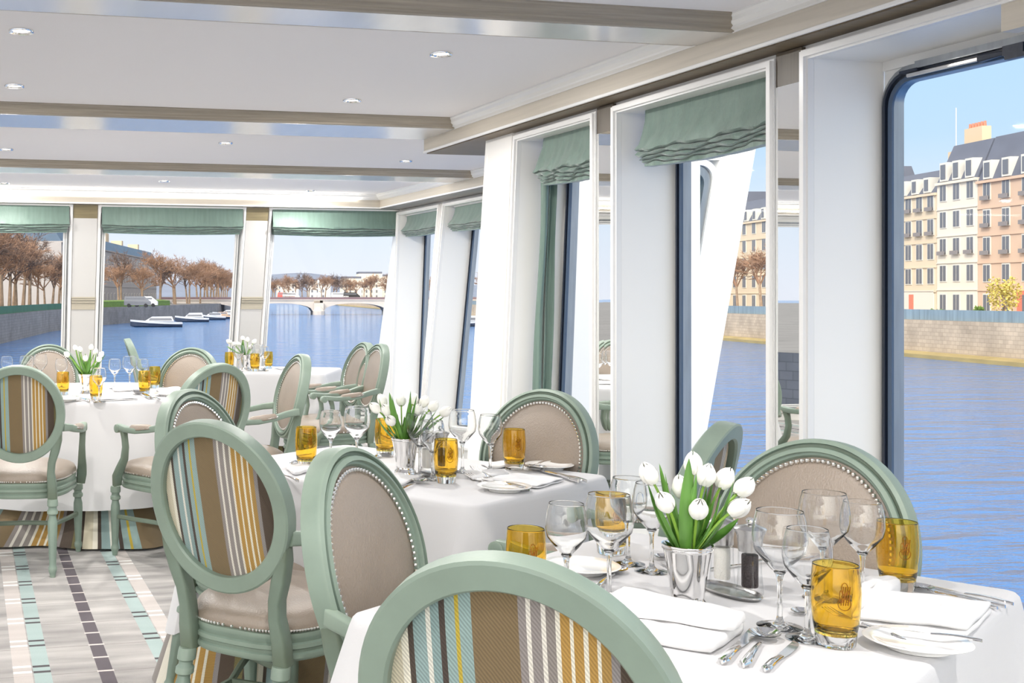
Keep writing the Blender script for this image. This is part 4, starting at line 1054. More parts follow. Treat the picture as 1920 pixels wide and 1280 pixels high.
# napkins
def napkin(corners, h, label, z=ZT_, layers=2, rollfirst=False, nm='folded_napkin', puff=.0):
    P = [onZ(x, y, z) for x, y in corners]; c = sum(P, Vector((0, 0, 0)))/4; c.z = z+.001
    t = thing(nm, label, 'napkin', tuple(c), group='folded white napkins')
    for k in range(layers):
        z0 = h*k/layers; z1 = h*(k+1)/layers; N = 24; rings = []
        def edge(ins, zz):
            R = []
            for i in range(48):
                u = i/48*4; e = int(u); f_ = u-e; p = (P[e]*(1-f_)+P[(e+1) % 4]*f_)-c
                q = (P[0]+P[1]+P[2]+P[3])/4-c
                cornr = 1-.018*(abs(f_-.5)*2)**12
                p = p*(1-ins)*cornr
                R.append((p.x, p.y, zz+.0012*math.sin(i*.9+k*2)+puff*math.sin(i*.26+1)*.5))
            return R
        e0 = .01*k
        rings = [edge(e0+.03, z0+.0006+.0014), edge(e0+.008, z0+(z1-z0)*.2+.001), edge(e0, z0+(z1-z0)*.5), edge(e0+.008, z0+(z1-z0)*.85), edge(e0+.04, z1-.0004), edge(e0+.3, z1+.0005+puff), edge(e0+.7, z1+.0008+puff*1.4)]
        MB().loft(rings).build('napkin_fold', M['napkin'], t, auto=80)
    return t
napkin([(1140, 1130), (1398, 1188), (1338, 1230), (1040, 1180)], .022, 'folded white napkin in front of the nearest tulip cup, lower layer showing', layers=1)
napkin([(1165, 1118), (1400, 1168), (1380, 1188), (1120, 1150)], .020, 'rolled white napkin lying on the folded one in front of the nearest tulip cup', z=ZT_+.023, layers=1)
napkin([(1650, 1128), (1862, 1148), (1816, 1200), (1600, 1175)], .022, 'square folded white napkin behind the nearest bread plate', layers=2, puff=.004)
napkin([(1612, 1115), (1695, 1104), (1668, 1140), (1600, 1165)], .028, 'gathered end of white napkin between the nearest tumblers', layers=1, puff=.006)
napkin([(900, 905), (965, 893), (1058, 903), (1008, 918)], .012, 'folded white napkin in the middle of the middle table')
napkin([(870, 888), (940, 884), (955, 892), (885, 902)], .010, 'smaller white napkin left of the folded one, middle table', layers=1)
napkin([(900, 872), (960, 868), (975, 876), (920, 880)], .010, 'white napkin at the far edge of the middle table', layers=1)
napkin([(690, 905), (735, 890), (790, 898), (745, 915)], .010, 'white napkin beside the spoon on the middle table', layers=1)
napkin([(535, 880), (575, 872), (590, 884), (552, 893)], .012, 'white napkin at the left end of the middle table', layers=1)
napkin([(175, 742), (238, 739), (260, 750), (190, 753)], .014, 'white napkin at the near edge of the round table')
napkin([(210, 730), (262, 728), (268, 733), (214, 735)], .016, 'rolled white napkin behind the glasses of the round table', layers=1)
napkin([(292, 732), (335, 728), (345, 734), (300, 739)], .014, 'white napkin at the right end of the round table', layers=1)

# ================================================================== SALT AND PEPPER
ang_t = math.atan2((onZ(1420, 1128)-onZ(1325, 1095)).y, (onZ(1420, 1128)-onZ(1325, 1095)).x)
def tray(loc, rz, label, s=1):
    t = thing('cruet_tray', label, 'tray', loc, rz)
    def ell(a, b_, z, N=40): return [(a*math.cos(2*PI*i/N), b_*math.sin(2*PI*i/N), z) for i in range(N)]
    MB().loft([ell(.062, .026, 0), ell(.070, .033, .001), ell(.076, .039, .007), ell(.075, .038, .009), ell(.070, .033, .004), ell(.062, .026, .003)]).build('tray_body', M['satin'], t, auto=40)
    return t
def mill(loc, kind, label):
    t = thing(f'{kind}_mill', label, f'{kind} mill', loc, group=None)
    MB().lathe([(.024, 0), (.0245, .003), (.0235, .010), (.021, .040), (.0205, .078), (.0205, .080)], 32, mod=lambda a, z: 1+.01*math.cos(10*a)).build('clear_body', M['thin'], t, auto=60)
    MB().lathe([(.0140, .012), (.0150, .015), (.0150, .072), (.014, .074)], 24).build(kind if kind == 'salt' else 'peppercorns', M[kind], t, auto=60)
    MB().lathe([(.0205, .080), (.0210, .082), (.0215, .096), (.0240, .112), (.0285, .121), (.0290, .123), (.0270, .125), (.010, .130), (.006, .1305)], 36).build('cap', M['satin'], t, auto=50)
    b = MB(); b.ball((0, 0, .1375), .0075, 16, 9); b.build('knob', M['silver'], t)
    return t
pt = onZ(1368, 1112); tz = tray(tuple(pt), ang_t, 'oval steel tray under the salt and pepper mills on the nearest table')
ps, pp_ = onZ(1354, 1096, ZT_+.004), onZ(1406, 1112, ZT_+.004)
mill((ps.x, ps.y, ZT_+.0045), 'salt', 'salt mill beside the nearest tulip cup'); mill((pp_.x, pp_.y, ZT_+.0045), 'pepper', 'pepper mill filled with peppercorns on the tray, nearest table')
pt = onZ(812, 886); tray(tuple(pt), ang_t, 'oval steel tray behind the wine glasses of the middle table')
ps, pp_ = onZ(800, 884, ZT_+.004), onZ(826, 882, ZT_+.004)
mill((ps.x, ps.y, ZT_+.0045), 'salt', 'salt mill seen through the wine glasses, middle table'); mill((pp_.x, pp_.y, ZT_+.0045), 'pepper', 'pepper mill behind the wine glasses, middle table')
# ================================================================== OUTSIDE
HW = 5.0; ZW = EYE-HW
def water_mat():
    m, n, p = node_mat('river_water')
    p.inputs['Base Color'].default_value = rgb(54, 104, 164); p.inputs['Roughness'].default_value = .09; p.inputs['Specular IOR Level'].default_value = .5
    t = nn(n, 'ShaderNodeTexCoord')
    h = None
    for sc, w, dt in (((.20, .60, 1), .95, 2), ((.9, 2.6, 1), .26, 3), ((3.2, 8, 1), .07, 2)):
        mp = nn(n, 'ShaderNodeMapping'); mp.inputs['Scale'].default_value = sc; mp.inputs['Rotation'].default_value = (0, 0, TH)
        nz = nn(n, 'ShaderNodeTexNoise'); nz.inputs['Scale'].default_value = 1; nz.inputs['Detail'].default_value = dt; nz.inputs['Distortion'].default_value = .8
        n.links.new(t.outputs['Object'], mp.inputs[0]); n.links.new(mp.outputs[0], nz.inputs['Vector'])
        mu = nn(n, 'ShaderNodeMath', operation='MULTIPLY'); mu.inputs[1].default_value = w; n.links.new(nz.outputs[0], mu.inputs[0])
        if h is None: h = mu.outputs[0]
        else:
            ad = nn(n, 'ShaderNodeMath', operation='ADD'); n.links.new(h, ad.inputs[0]); n.links.new(mu.outputs[0], ad.inputs[1]); h = ad.outputs[0]
    b = nn(n, 'ShaderNodeBump'); b.inputs['Strength'].default_value = .9; b.inputs['Distance'].default_value = .46
    n.links.new(h, b.inputs['Height']); n.links.new(b.outputs[0], p.inputs['Normal'])
    return m
M['water'] = water_mat()
wt = MB().add([(-900, -120, ZW), (1500, -120, ZW), (1500, 2600, ZW), (-900, 2600, ZW)], [(0, 1, 2, 3)]).build('river', M['water'], smooth=False)
wt['kind'] = 'structure'
def stone(name, col, sc=1.0):
    m, n, p = node_mat(name); p.inputs['Roughness'].default_value = .9
    br = nn(n, 'ShaderNodeTexBrick'); br.inputs['Color1'].default_value = rgb(*col); br.inputs['Color2'].default_value = rgb(*[c*.93 for c in col]); br.inputs['Mortar'].default_value = rgb(*[c*.8 for c in col])
    br.inputs['Scale'].default_value = sc; br.inputs['Mortar Size'].default_value = .012
    t = nn(n, 'ShaderNodeTexCoord'); sp = nn(n, 'ShaderNodeSeparateXYZ'); cb = nn(n, 'ShaderNodeCombineXYZ'); ad = nn(n, 'ShaderNodeMath', operation='ADD')
    n.links.new(t.outputs['Object'], sp.inputs[0]); n.links.new(sp.outputs['X'], ad.inputs[0]); n.links.new(sp.outputs['Y'], ad.inputs[1]); n.links.new(ad.outputs[0], cb.inputs[0]); n.links.new(sp.outputs['Z'], cb.inputs[1]); n.links.new(cb.outputs[0], br.inputs['Vector'])
    nz = nn(n, 'ShaderNodeTexNoise'); nz.inputs['Scale'].default_value = .5; nz.inputs['Detail'].default_value = 6; n.links.new(t.outputs['Object'], nz.inputs['Vector'])
    mr = nn(n, 'ShaderNodeMapRange'); mr.inputs[1].default_value = .3; mr.inputs[2].default_value = .7; mr.inputs[3].default_value = .75; mr.inputs[4].default_value = 1.05; n.links.new(nz.outputs[0], mr.inputs[0])
    mx = nn(n, 'ShaderNodeMix', data_type='RGBA', blend_type='MULTIPLY'); mx.inputs[0].default_value = 1; n.links.new(br.outputs[0], mx.inputs[6]); n.links.new(mr.outputs[0], mx.inputs[7]); n.links.new(mx.outputs[2], p.inputs['Base Color'])
    return m
M['quay'] = stone('quay_stone', (190, 172, 152), .8); M['quay2'] = stone('quay_stone_grey', (150, 146, 146), .8)
M['toe'] = mat('quay_wet_foot', rgb(160, 142, 96), .6, var=.2, vs=(.5, .5, 2), kind='Object')
M['ground'] = mat('quay_ground', rgb(170, 160, 148), .9)
M['fence'] = mat('grey_blue_railing', rgb(128, 146, 158), .6, var=.3, vs=(3, 3, .2)); M['gfence'] = mat('green_hoarding', rgb(44, 108, 82), .6, var=.25, vs=(1, 1, .2))
M['bark'] = mat('bark', rgb(150, 128, 108), .9, var=.3, vs=(2, 2, 2)); M['twig'] = mat('bare_twigs', rgb(146, 114, 92), .9); M['twig2'] = mat('bare_twigs_dark', rgb(104, 86, 78), .9)
M['yleaf'] = mat('spring_leaves', rgb(196, 178, 92), .7, var=.3, vs=(2, 2, 2)); M['bush'] = mat('green_bush', rgb(110, 140, 62), .8, var=.4, vs=(3, 3, 3))
# ---- quays
def quay(name, pts, zt, back, m, side, label=None):
    """pts: (right, forward) along the waterline; ground extends `back` away from the river"""
    b = MB(); P = [cw(r, d) for r, d in pts]; n = len(P)
    Q = [cw(r+side*back, d+ (0)) for r, d in pts]
    V = [(p.x, p.y, ZW-.5) for p in P]+[(p.x, p.y, zt) for p in P]+[(q.x, q.y, zt) for q in Q]+[(q.x, q.y, ZW-.5) for q in Q]
    Fs = []
    for r in range(3):
        for i in range(n-1): Fs.append((r*n+i, r*n+i+1, (r+1)*n+i+1, (r+1)*n+i))
    o = fixn(b.add(V, Fs).build(name, m, smooth=False)); return o
ZR = -.62
RB = [(57.3, 20), (57.3, 60), (57.5, 100), (57.8, 140), (58, 200), (58, 300), (62, 420), (70, 900)]
q = quay('quay_right', RB, ZR, 200, M['quay'], 1); q['kind'] = 'structure'
b = MB()
for i in range(len(RB)-1):
    (r0, d0), (r1, d1) = RB[i], RB[i+1]
    A, B = cw(r0-.8, d0), cw(r1-.8, d1); A2, B2 = cw(r0+.2, d0), cw(r1+.2, d1)
    b.add([(A.x, A.y, ZW-.3), (B.x, B.y, ZW-.3), (B.x, B.y, ZW+.3), (A.x, A.y, ZW+.3), (A2.x, A2.y, ZW+.55), (B2.x, B2.y, ZW+.55)], [(0, 1, 2, 3), (3, 2, 5, 4)])
tt = fixn(b.build('quay_foot', M['toe'], smooth=False)); tt['kind'] = 'structure'
LB = [(-30, 20), (-24.5, 70), (-22.8, 119), (-23.6, 160), (-22.5, 185), (-18.5, 205), (-10, 245), (-2, 290), (1, 310), (6, 360), (14, 520), (30, 900)]
q = quay('quay_left', LB, ZR, 260, M['quay2'], -1); q['kind'] = 'structure'
tag(MB().loft([[tuple(cw(r, d, z)) for r, d, z in ((r0+.35, d0, ZR), (r0+.35, d0, ZR+.85), (r0+.45, d0, ZR+.85), (r0+.45, d0, ZR))] for r0, d0 in RB[:5]+[(58, 295)]]).build('riverside_railing', M['fence'], smooth=False), 'long grey-blue railing on top of the right river wall', 'fence')
fixn(bpy.data.objects['riverside_railing'])
tag(fixn(MB().loft([[tuple(cw(r, d, z)) for r, d, z in ((r0-.4, d0, ZR), (r0-.4, d0, ZR+.85), (r0-.5, d0, ZR+.85), (r0-.5, d0, ZR))] for r0, d0 in LB[1:5]]).build('green_hoarding', M['gfence'], smooth=False)), 'dark green fence along the left river wall under the trees', 'fence')
tag(fixn(MB().loft([[tuple(cw(r, d, z)) for r, d, z in ((r0-.4, d0, ZR), (r0-.4, d0, ZR+1.0), (r0-2.0, d0, ZR+1.2), (r0-2.0, d0, ZR))] for r0, d0 in LB[4:7]]).build('hedge', M['bush'], smooth=False)), 'low dark hedge along the left river wall behind the moored boats', 'hedge')
# ---- trees
def treemesh(seed, H, m1, m2, spread=.9, leafy=False):
    random.seed(seed); T = MB(); B = MB()
    def seg(b, p, q, r0, r1, n=4):
        d = (q-p).normalized(); a = d.cross(Vector((.3, .2, 1))); 
        if a.length < .01: a = Vector((1, 0, 0))
        a.normalize(); c = d.cross(a)
        b.loft([[p+(a*math.cos(2*PI*i/n)+c*math.sin(2*PI*i/n))*r0 for i in range(n)], [q+(a*math.cos(2*PI*i/n)+c*math.sin(2*PI*i/n))*r1 for i in range(n)]], False, False)
    def grow(p, d, ln, r, k):
        q = p+d*ln; seg(T if k == 0 else B, p, q, r, r*.65, 6 if k == 0 else 3)
        if k == 5: return
        cnt = (5, 4, 4, 4, 3)[k]
        for i in range(cnt):
            nd = (d+Vector((random.gauss(0, 1), random.gauss(0, 1), random.gauss(0, .6)+.15))*(.55+.12*k)*spread).normalized()
            if nd.z < -.1: nd.z *= -.5
            grow(p.lerp(q, random.uniform(.55, 1.0) if k else random.uniform(.8, 1)), nd, ln*random.uniform(.55, .80)*(1 if k else .85), max(r*.5, .028), k+1)
    grow(Vector((0, 0, -.2)), Vector((random.gauss(0, .04), random.gauss(0, .04), 1)).normalized(), H*.30, H*.018, 0)
    return T, B
def make_tree(seed, H, m1, m2, spread=.9):
    T, B = treemesh(seed, H, m1, m2, spread)
    t = thing('bare_tree', '', 'tree')
    T.build('trunk', m1, t); B.build('bare_crown', m2, t, smooth=False)
    return t
TP = [(make_tree(s, 15, M['bark'], M['twig'] if s % 2 else M['twig2']), [False]) for s in (1, 2, 3, 4)]
GT = {}
def tree(i, r, d, label, group, s=1.0, rz=0):
    p, u = TP[i % 4]; c = cw(r, d, ZR); GT.setdefault(group, []).append((r/d, place(p, u, tuple(c), rz, label, group, s)))
random.seed(11)
def lerpB(B, d):
    for i in range(len(B)-1):
        if B[i][1] <= d <= B[i+1][1]: f_ = (d-B[i][1])/(B[i+1][1]-B[i][1]); return B[i][0]*(1-f_)+B[i+1][0]*f_
    return B[-1][0]
gl = 'bare trees lining the left bank'
ls = 'bare plane tree in the row along the left river bank'
for i in range(22):
    d = 78+i*5.6; tree(i*2+(i % 3 == 0), lerpB(LB, d)-3.2, d, ls, gl, random.uniform(1.0, 1.2)*(.72 if d > 165 else 1), random.uniform(0, 6))
for i in range(13):
    d = 90+i*8; tree(i*2+1, lerpB(LB, d)-11, d, 'bare plane tree in the row set back from the left river bank', 'bare trees set back from the left bank', random.uniform(1, 1.25), random.uniform(0, 6))
for i in range(26):
    d = 192+i*8; tree([0, 1, 2, 0][i % 4], lerpB(LB, d)-5-2*(i % 2), d, 'bare reddish tree above the moored boats on the left bank', 'bare trees above the moored boats', random.uniform(1.0, 1.3)*(.82 if d < 250 else 1), random.uniform(0, 6))
for i in range(40):
    r = -4+i*2.3; tree([0, 2, 1][i % 3], r, 408+random.uniform(-25, 25)+(i % 2)*30, 'bare brown tree in the distant line beyond the bridge', 'bare trees beyond the bridge', random.uniform(.85, 1.02), random.uniform(0, 6))
for (x, d, s, lab_) in [(1384, 131, .72, 'bare tree on the right bank seen through the second window, left of two'), (1428, 127, .78, 'bare tree on the right bank seen through the second window, right of two')]:
    lat = (x-PX)/F*d; tree(0, lat, d, lab_, 'bare trees on the right bank', s, 1)
for i in range(9):
    d = 150+i*14; tree([0, 2][i % 2], 61, d, 'bare orange-brown tree on the right bank far along the river', 'bare trees far along the right bank', random.uniform(.8, 1.0), i)
def leaftree(x, y0, y1, w, m, name, label, cat='tree'):
    d = 135000/(x-PX) if False else (60.5)*F/(x-PX); g = cw(60.5, d, ZR); k = d/F; H = (y0-y1)*k; R = w*k/2
    t = thing(name, label, cat, tuple(g)); random.seed(int(x))
    if name != 'shrub': MB().sweep([(0, 0, -.1), (.1, 0, H*.35), (0, .1, H*.6)], [(.28, .28), (.2, .2), (.1, .1)], n=7).build('trunk', M['bark'], t)
    b = MB(); zc = H*.62 if name != 'shrub' else H*.5; hz = H*.40 if name != 'shrub' else H*.5
    for _ in range(900):
        a, e_, r = random.uniform(0, 2*PI), random.uniform(-1, 1), random.random()**.4
        p = Vector((R*r*math.cos(a)*math.sqrt(1-e_*e_*.8), R*r*math.sin(a)*math.sqrt(1-e_*e_*.8), zc+hz*r*e_)); s = .14
        u = Vector((random.gauss(0, 1), random.gauss(0, 1), random.gauss(0, 1))).normalized()*s; v = Vector((random.gauss(0, 1), random.gauss(0, 1), random.gauss(0, 1))).normalized()*s
        b.add([p, p+u, p+u+v, p+v], [(0, 1, 2, 3)])
    b.build('foliage', m, t, smooth=False)
leaftree(1882, 588, 505, 56, M['yleaf'], 'leafy_tree', 'small yellow-green tree before the pink facade across the river')
leaftree(1758, 586, 568, 36, M['bush'], 'shrub', 'low green bush on the right bank beside the left cream building', 'bush')
leaftree(1836, 586, 560, 14, M['bush'], 'shrub', 'slim upright bush on the right bank between two house doors', 'bush')
# ---- buildings on the right bank
FL = 70.5
def wallm(name, c): return mat(name, rgb(*c), .85, var=.06, vs=(.4, .4, .4))
M['w_cream'] = wallm('cream_render', (202, 186, 164)); M['w_white'] = wallm('pale_cream_render', (212, 203, 190)); M['w_pink'] = wallm('pink_render', (199, 171, 150)); M['w_sand'] = wallm('sandstone_render', (190, 169, 144)); M['w_grey'] = wallm('grey_stone_render', (159, 154, 154))
M['slate'] = mat('slate_roof', rgb(92, 96, 110), .6, var=.12, vs=(.6, .6, .6)); M['zinc'] = mat('blue_slate', rgb(70, 92, 116), .5, var=.2, vs=(.4, .4, .4))
M['chim'] = mat('chimney_render', rgb(200, 178, 150), .9); M['pots'] = mat('terracotta_pots', rgb(190, 120, 96), .8)
M['wframe'] = mat('white_window_frame', rgb(206, 202, 194), .6); M['wdark'] = mat('dark_house_pane', rgb(104, 106, 114), .25); M['iron'] = mat('iron_balcony', rgb(130, 124, 124), .6)
M['door'] = mat('dark_door', rgb(74, 82, 92), .5); M['reddoor'] = mat('salmon_door', rgb(214, 116, 96), .6); M['shop'] = mat('pale_shopfront', rgb(206, 198, 190), .6)
winp = {}
def house(name, d0, d1, z0, zc, zr, mw, label, floors, cols, lat=FL, side=1, depth=12, mroof=None, nested=True, mans=True, ww=.9, wh=1.55, rot=0, org=None, grp=None, mframe=None, balc=()):
    """facade faces the river; d0..d1 along the bank, cornice at zc, ridge at zr"""
    t = thing(name, label, 'building', tuple(cw(lat, (d0+d1)/2, z0)), -TH+rot, group=grp); L = (d1-d0)/2; Hc = zc-z0; Hr = zr-z0
    b = MB().box(0, side*depth, -L, L, -.5, Hc); b.box(-side*.25, 0, -L, L, Hc-.25, Hc)
    fh = Hc/floors
    for k in range(1, floors): b.box(-side*.10, 0, -L, L, fh*k-.10, fh*k)
    fixn(b.build('facade', mw, t, smooth=False))
    b = MB(); i1 = 1.6 if mans else depth/2
    b.loft([[(0, -L, Hc), (side*depth, -L, Hc), (side*depth, L, Hc), (0, L, Hc)], [(side*i1, -L+.1, Hr), (side*(depth-i1), -L+.1, Hr), (side*(depth-i1), L-.1, Hr), (side*i1, L-.1, Hr)]]); fixn(b.build('roof', mroof or M['slate'], t, smooth=False))
    cw_ = 2*L/cols; key = (side, ww, wh)
    for fl_i in range(floors):
        for k in range(cols):
            y = -L+cw_*(k+.5); z = fh*fl_i+fh*.22+(.2 if fl_i else 0)
            h = wh if fl_i else wh*1.1
            if key not in winp:
                w = MB().box(-side*.06, side*.02, -ww/2-.08, ww/2+.08, -.06, wh+.08).build('window', M['wframe'], t, smooth=False)
                pn = MB().box(-side*.09, -side*.05, -ww/2+.02, -.05, .04, wh-.04).box(-side*.09, -side*.05, .05, ww/2-.02, .04, wh-.04).build('window_pane', M['wdark'], w, smooth=False)
                winp[key] = (w, pn)
            else:
                w0, p0_ = winp[key]; w = w0.copy(); C.objects.link(w); w.parent = t
                pn = p0_.copy(); C.objects.link(pn); pn.parent = w
            w.location = (0, y, z)
            if fl_i in balc:
                MB().box(-side*.35, -side*.30, y-ww*.65, y+ww*.65, z-.05, z+.32).build('balcony_rail', M['iron'], t, smooth=False)
    return t, L, Hc, Hr
def dd(x): return FL*F/(x-PX)
def zz(x, y): return EYE+(HY-y)*dd(x)/F
def addchim(t, y, z0, h, L, dx=3, n=5):
    c = MB().box(dx, dx+.9, y-L/2, y+L/2, z0, z0+h).build('chimney', M['chim'], t, smooth=False); b = MB()
    for k in range(n): b.lathe([(.14, 0), (.11, .5)], 7, (dx+.45, y-L/2+L*(k+.5)/n, z0+h))
    b.build('chimney_pots', M['pots'], c)
def dormers(t, ys, z, h, w=1.0):
    for y in ys:
        o = MB().box(-.1, 1.6, y-w/2, y+w/2, z, z+h).build('dormer', M['wframe'], t, smooth=False)
        MB().box(-.16, -.1, y-w/2+.2, y+w/2-.2, z+.2, z+h-.2).build('dormer_pane', M['wdark'], o, smooth=False)
t, L, Hc, Hr = house('apartment_building', dd(1833), dd(1757), ZR, zz(1795, 338), zz(1795, 266), M['w_white'], 'pale cream house across the river with three windows per floor, left of the pink house', 5, 3, balc=(2,))
dormers(t, (-1.9, 0, 1.9), Hc+.1, 1.8, 1.1); addchim(t, 2.2, Hr-.3, 2.0, 2.6, 3, 6)
t, L, Hc, Hr = house('apartment_building', 86, dd(1833)-.05, ZR, zz(1875, 334), zz(1875, 248), M['w_pink'], 'pink rendered house across the river at the right edge of the photo', 5, 8, balc=(2, 3, 4))
dormers(t, [L-1.4-2.5*k for k in range(8)], Hc+.1, 1.7, 1.1); addchim(t, L-4.5, Hr-.2, 1.6, 2.4, 3, 6); addchim(t, L-8.5, Hr-.2, 2.2, 3, 5, 6)
o = MB().box(-.08, 0, L-6.4, L-5.3, .4, 2.4).build('door', M['reddoor'], t, smooth=False)
t, L, Hc, Hr = house('apartment_building', dd(1757)+.05, dd(1698)+4, ZR, zz(1727, 365), zz(1727, 320), M['w_cream'], 'lower cream house across the river beside the black window seal', 5, 5, balc=(3, 4))
dormers(t, [-L+1.5+2*k for k in range(5)], Hc+.1, 1.5, 1.0); addchim(t, -2, Hr-.2, 2.3, 4, 4, 6)
MB().box(4.2, 4.26, -L+3.6, -L+3.66, Hr, Hr+6.5).build('mast', M['wframe'], t, smooth=False)
o = MB().box(-.10, -.02, -L+.4, L-.4, .2, 2.5).build('shopfront', M['shop'], t, smooth=False); MB().box(-.16, -.1, L-5.5, L-4.8, .3, 2.1).build('shop_door', M['reddoor'], o, smooth=False)
prev = dd(1698)+4.1
spec = [(12, 11, 14, 'w_white', 5), (13, 12, 16.5, 'w_sand', 5), (14, 11.2, 14.2, 'w_cream', 5), (14, 12.5, 16, 'w_white', 5), (16, 11, 15, 'w_sand', 4), (14, 12.2, 15.5, 'w_cream', 5), (18, 11, 14.5, 'w_white', 4), (20, 12, 16, 'w_sand', 5)]
labs = ['pale house on the right bank behind the white outer wing', 'sandstone corner house with domed turret seen through the second window', 'cream house on the right bank beyond the domed corner house', 'white house on the right bank, second beyond the domed corner house', 'sandstone block on the right bank behind the bare trees', 'cream block far along the right bank', 'white block far along the right bank', 'farthest sandstone block of the right bank row']
for i, (ln, zc_, zr_, mw, nf) in enumerate(spec):
    t, L, Hc, Hr = house('apartment_building', prev, prev+ln-.1, ZR, zc_, zr_, M[mw], labs[i], nf, max(3, int(ln/2.6)))
    dormers(t, [-L+1.6+2.4*k for k in range(int((2*L-1)/2.4))], Hc+.1, 1.5, 1.0); addchim(t, 0, Hr-.2, 1.8, 3, 4)
    if i == 1:
        o = MB().lathe([(2.4, Hc-2), (2.4, Hr-.5), (2.2, Hr+1), (1.5, Hr+2.2), (.5, Hr+3), (.1, Hr+4)], 20, (2, -L+2.2, 0)).build('domed_turret', M['w_white'], t)
    prev += ln
# near neighbours (right of the frame, for other viewpoints)
house('apartment_building', 62, 85.9, ZR, 11.6, 15.5, M['w_cream'], 'cream house across the river beyond the right edge of the photo', 5, 8)
# ---- left bank buildings
def bankhouse(P0, P1, zc_, zr_, mw, mr, label, floors, cols, depth=14):
    A, B = cw(*P0), cw(*P1); c = (A+B)/2; L = (B-A).length/2; an = math.atan2((B-A).y, (B-A).x)-PI/2
    t, L_, Hc, Hr = house('riverside_building', -L, L, ZR, zc_, zr_, mw, label, floors, cols, side=-1, depth=depth, mroof=mr, wh=1.7)
    t.location = (c.x, c.y, ZR); t.rotation_euler = (0, 0, an); return t, L, Hc, Hr
t, L, Hc, Hr = bankhouse((-31, 226), (-19, 350), 12.2, 14.6, M['w_grey'], M['zinc'], 'long grey stone building behind the left bank trees with blue slate roof', 3, 30)
# pediment over its nearer end
b = MB(); b.loft([[(.6, -L+6, Hc), (.6, -L+26, Hc), (.6, -L+16, Hc+4.2)], [(-5, -L+6, Hc), (-5, -L+26, Hc), (-5, -L+16, Hc+4.2)]]); fixn(b.build('pediment', M['zinc'], t, smooth=False))
b = MB(); b.box(-6, -3, -2, 2, Hr-.5, Hr+2.5).box(-6, -3, 20, 22, Hr-.5, Hr+1.6).box(-6, -3, 46, 48, Hr-.5, Hr+1.8); b.build('roof_stacks', M['chim'], t, smooth=False)
bankhouse((-42, 110), (-38, 190), 4.0, 5.2, M['w_white'], M['zinc'], 'low pale pavilion behind the trees at the left edge', 1, 14)
random.seed(3)
wl = ['white apartment block on the skyline beyond the bridge, left end', 'white apartment block on the skyline beyond the bridge', 'white apartment block with dark roof on the skyline beyond the bridge', 'pale tower at the right end of the skyline beyond the bridge']
for i, (x, y, w, lab_) in enumerate([(600, 527, 40, 'low white block on the skyline above the bridge pier'), (660, 522, 36, 'white block on the skyline between the two bridge piers'), (695, 513, 44, 'long white block with dark roof on the skyline, right of centre'), (733, 518, 30, 'white block on the skyline above the right bridge pier'), (752, 500, 16, 'pale tower at the right end of the distant skyline'), (540, 530, 40, 'low white block on the skyline at the left of the bridge')]):
    dd_ = 620+i*30; k = dd_/F; c = cw((x-PX)*k, dd_, ZR); t = thing('distant_building', lab_, 'building', tuple(c), -TH); Hh = (555-y)*k+EYE-ZR
    MB().box(-w*k/2, w*k/2, 0, 14, 0, Hh).build('facade', M['w_white'], t, smooth=False); MB().box(-w*k/2, w*k/2, 1, 13, Hh, Hh+1.2).build('roof', M['slate'], t, smooth=False)
    proto_w = MB().box(-.5, .5, -.06, 0, 0, 1.7).build('window', M['wdark'], t, smooth=False); first = True
    for fz in range(int(Hh/3.2)):
        for fx_ in range(max(2, int(w*k/3))):
            o = proto_w if first else proto_w.copy()
            if not first: C.objects.link(o); o.parent = t
            first = False; o.location = (-w*k/2+1.5+3*fx_, 0, .8+3.1*fz)
# hills
b = MB(); random.seed(9)
def hf(u, v):
    r = -900+u*2600; h = 18*math.exp(-((r-130)/260)**2)+26+4*math.sin(r*.012)+1.5*math.sin(r*.05); return cw(r, 1900+v*500, ZW+h*math.sin(PI*min(1, .5*(v*1.9+.02))))
b.grid(120, 10, hf); o = b.build('hills', mat('wooded_hills', rgb(112, 120, 138), .95, var=.15, vs=(.02, .02, .02))); o['kind'] = 'structure'  # distance haze is mixed into the hills' blue-grey base colour
# ---- bridge
M['bstone'] = mat('bridge_stone', rgb(188, 180, 174), .85, var=.08, vs=(.3, .3, .3))
bd = 307; br = thing('stone_bridge', 'pale stone arch bridge crossing the river ahead', 'bridge', tuple(cw(0, bd, ZW)), -TH)
deck = HW-(562-HY)*bd/F; kx = bd/F
piers = [(445-PX)*kx-20.5, (597-PX)*kx, (735-PX)*kx, (735-PX)*kx+20, (735-PX)*kx+40]
piers[0] = piers[1]-20.5
b = MB()
for a, c in zip([piers[0]-20]+piers, piers+[piers[-1]+20]):
    N = 20; top = deck; r0, r1 = a+1.2, c-1.2
    pts = [(r0+(r1-r0)*i/N, .6+(deck-1.5)*math.sqrt(max(0, 1-((i/N-.5)*2)**2))**.85) for i in range(N+1)]
    for i in range(N):
        (xa, za), (xb, zb_) = pts[i], pts[i+1]
        b.add([(xa, 0, za), (xb, 0, zb_), (xb, 0, top), (xa, 0, top), (xa, 9, za), (xb, 9, zb_), (xb, 9, top), (xa, 9, top)], [(0, 1, 2, 3), (7, 6, 5, 4), (0, 4, 5, 1), (3, 2, 6, 7)])
fixn(b.build('arches', M['bstone'], br, smooth=False))
for p_ in piers:
    b = MB().box(p_-1.3, p_+1.3, -1.2, 10.2, -1, deck-.8); b.lathe([(1.6, -1), (1.6, 1.0), (.6, 2.2)], 10, (p_, -1.2, 0)); b.build('pier', M['bstone'], br, smooth=False)
MB().box(piers[0]-22, piers[-1]+22, -.2, 9.2, deck-.15, deck+.1).build('deck', M['bstone'], br, smooth=False)
MB().box(piers[0]-22, piers[-1]+22, -.2, 0, deck+.1, deck+.75).build('parapet', mat('bridge_parapet', rgb(120, 100, 104), .8), br, smooth=False)
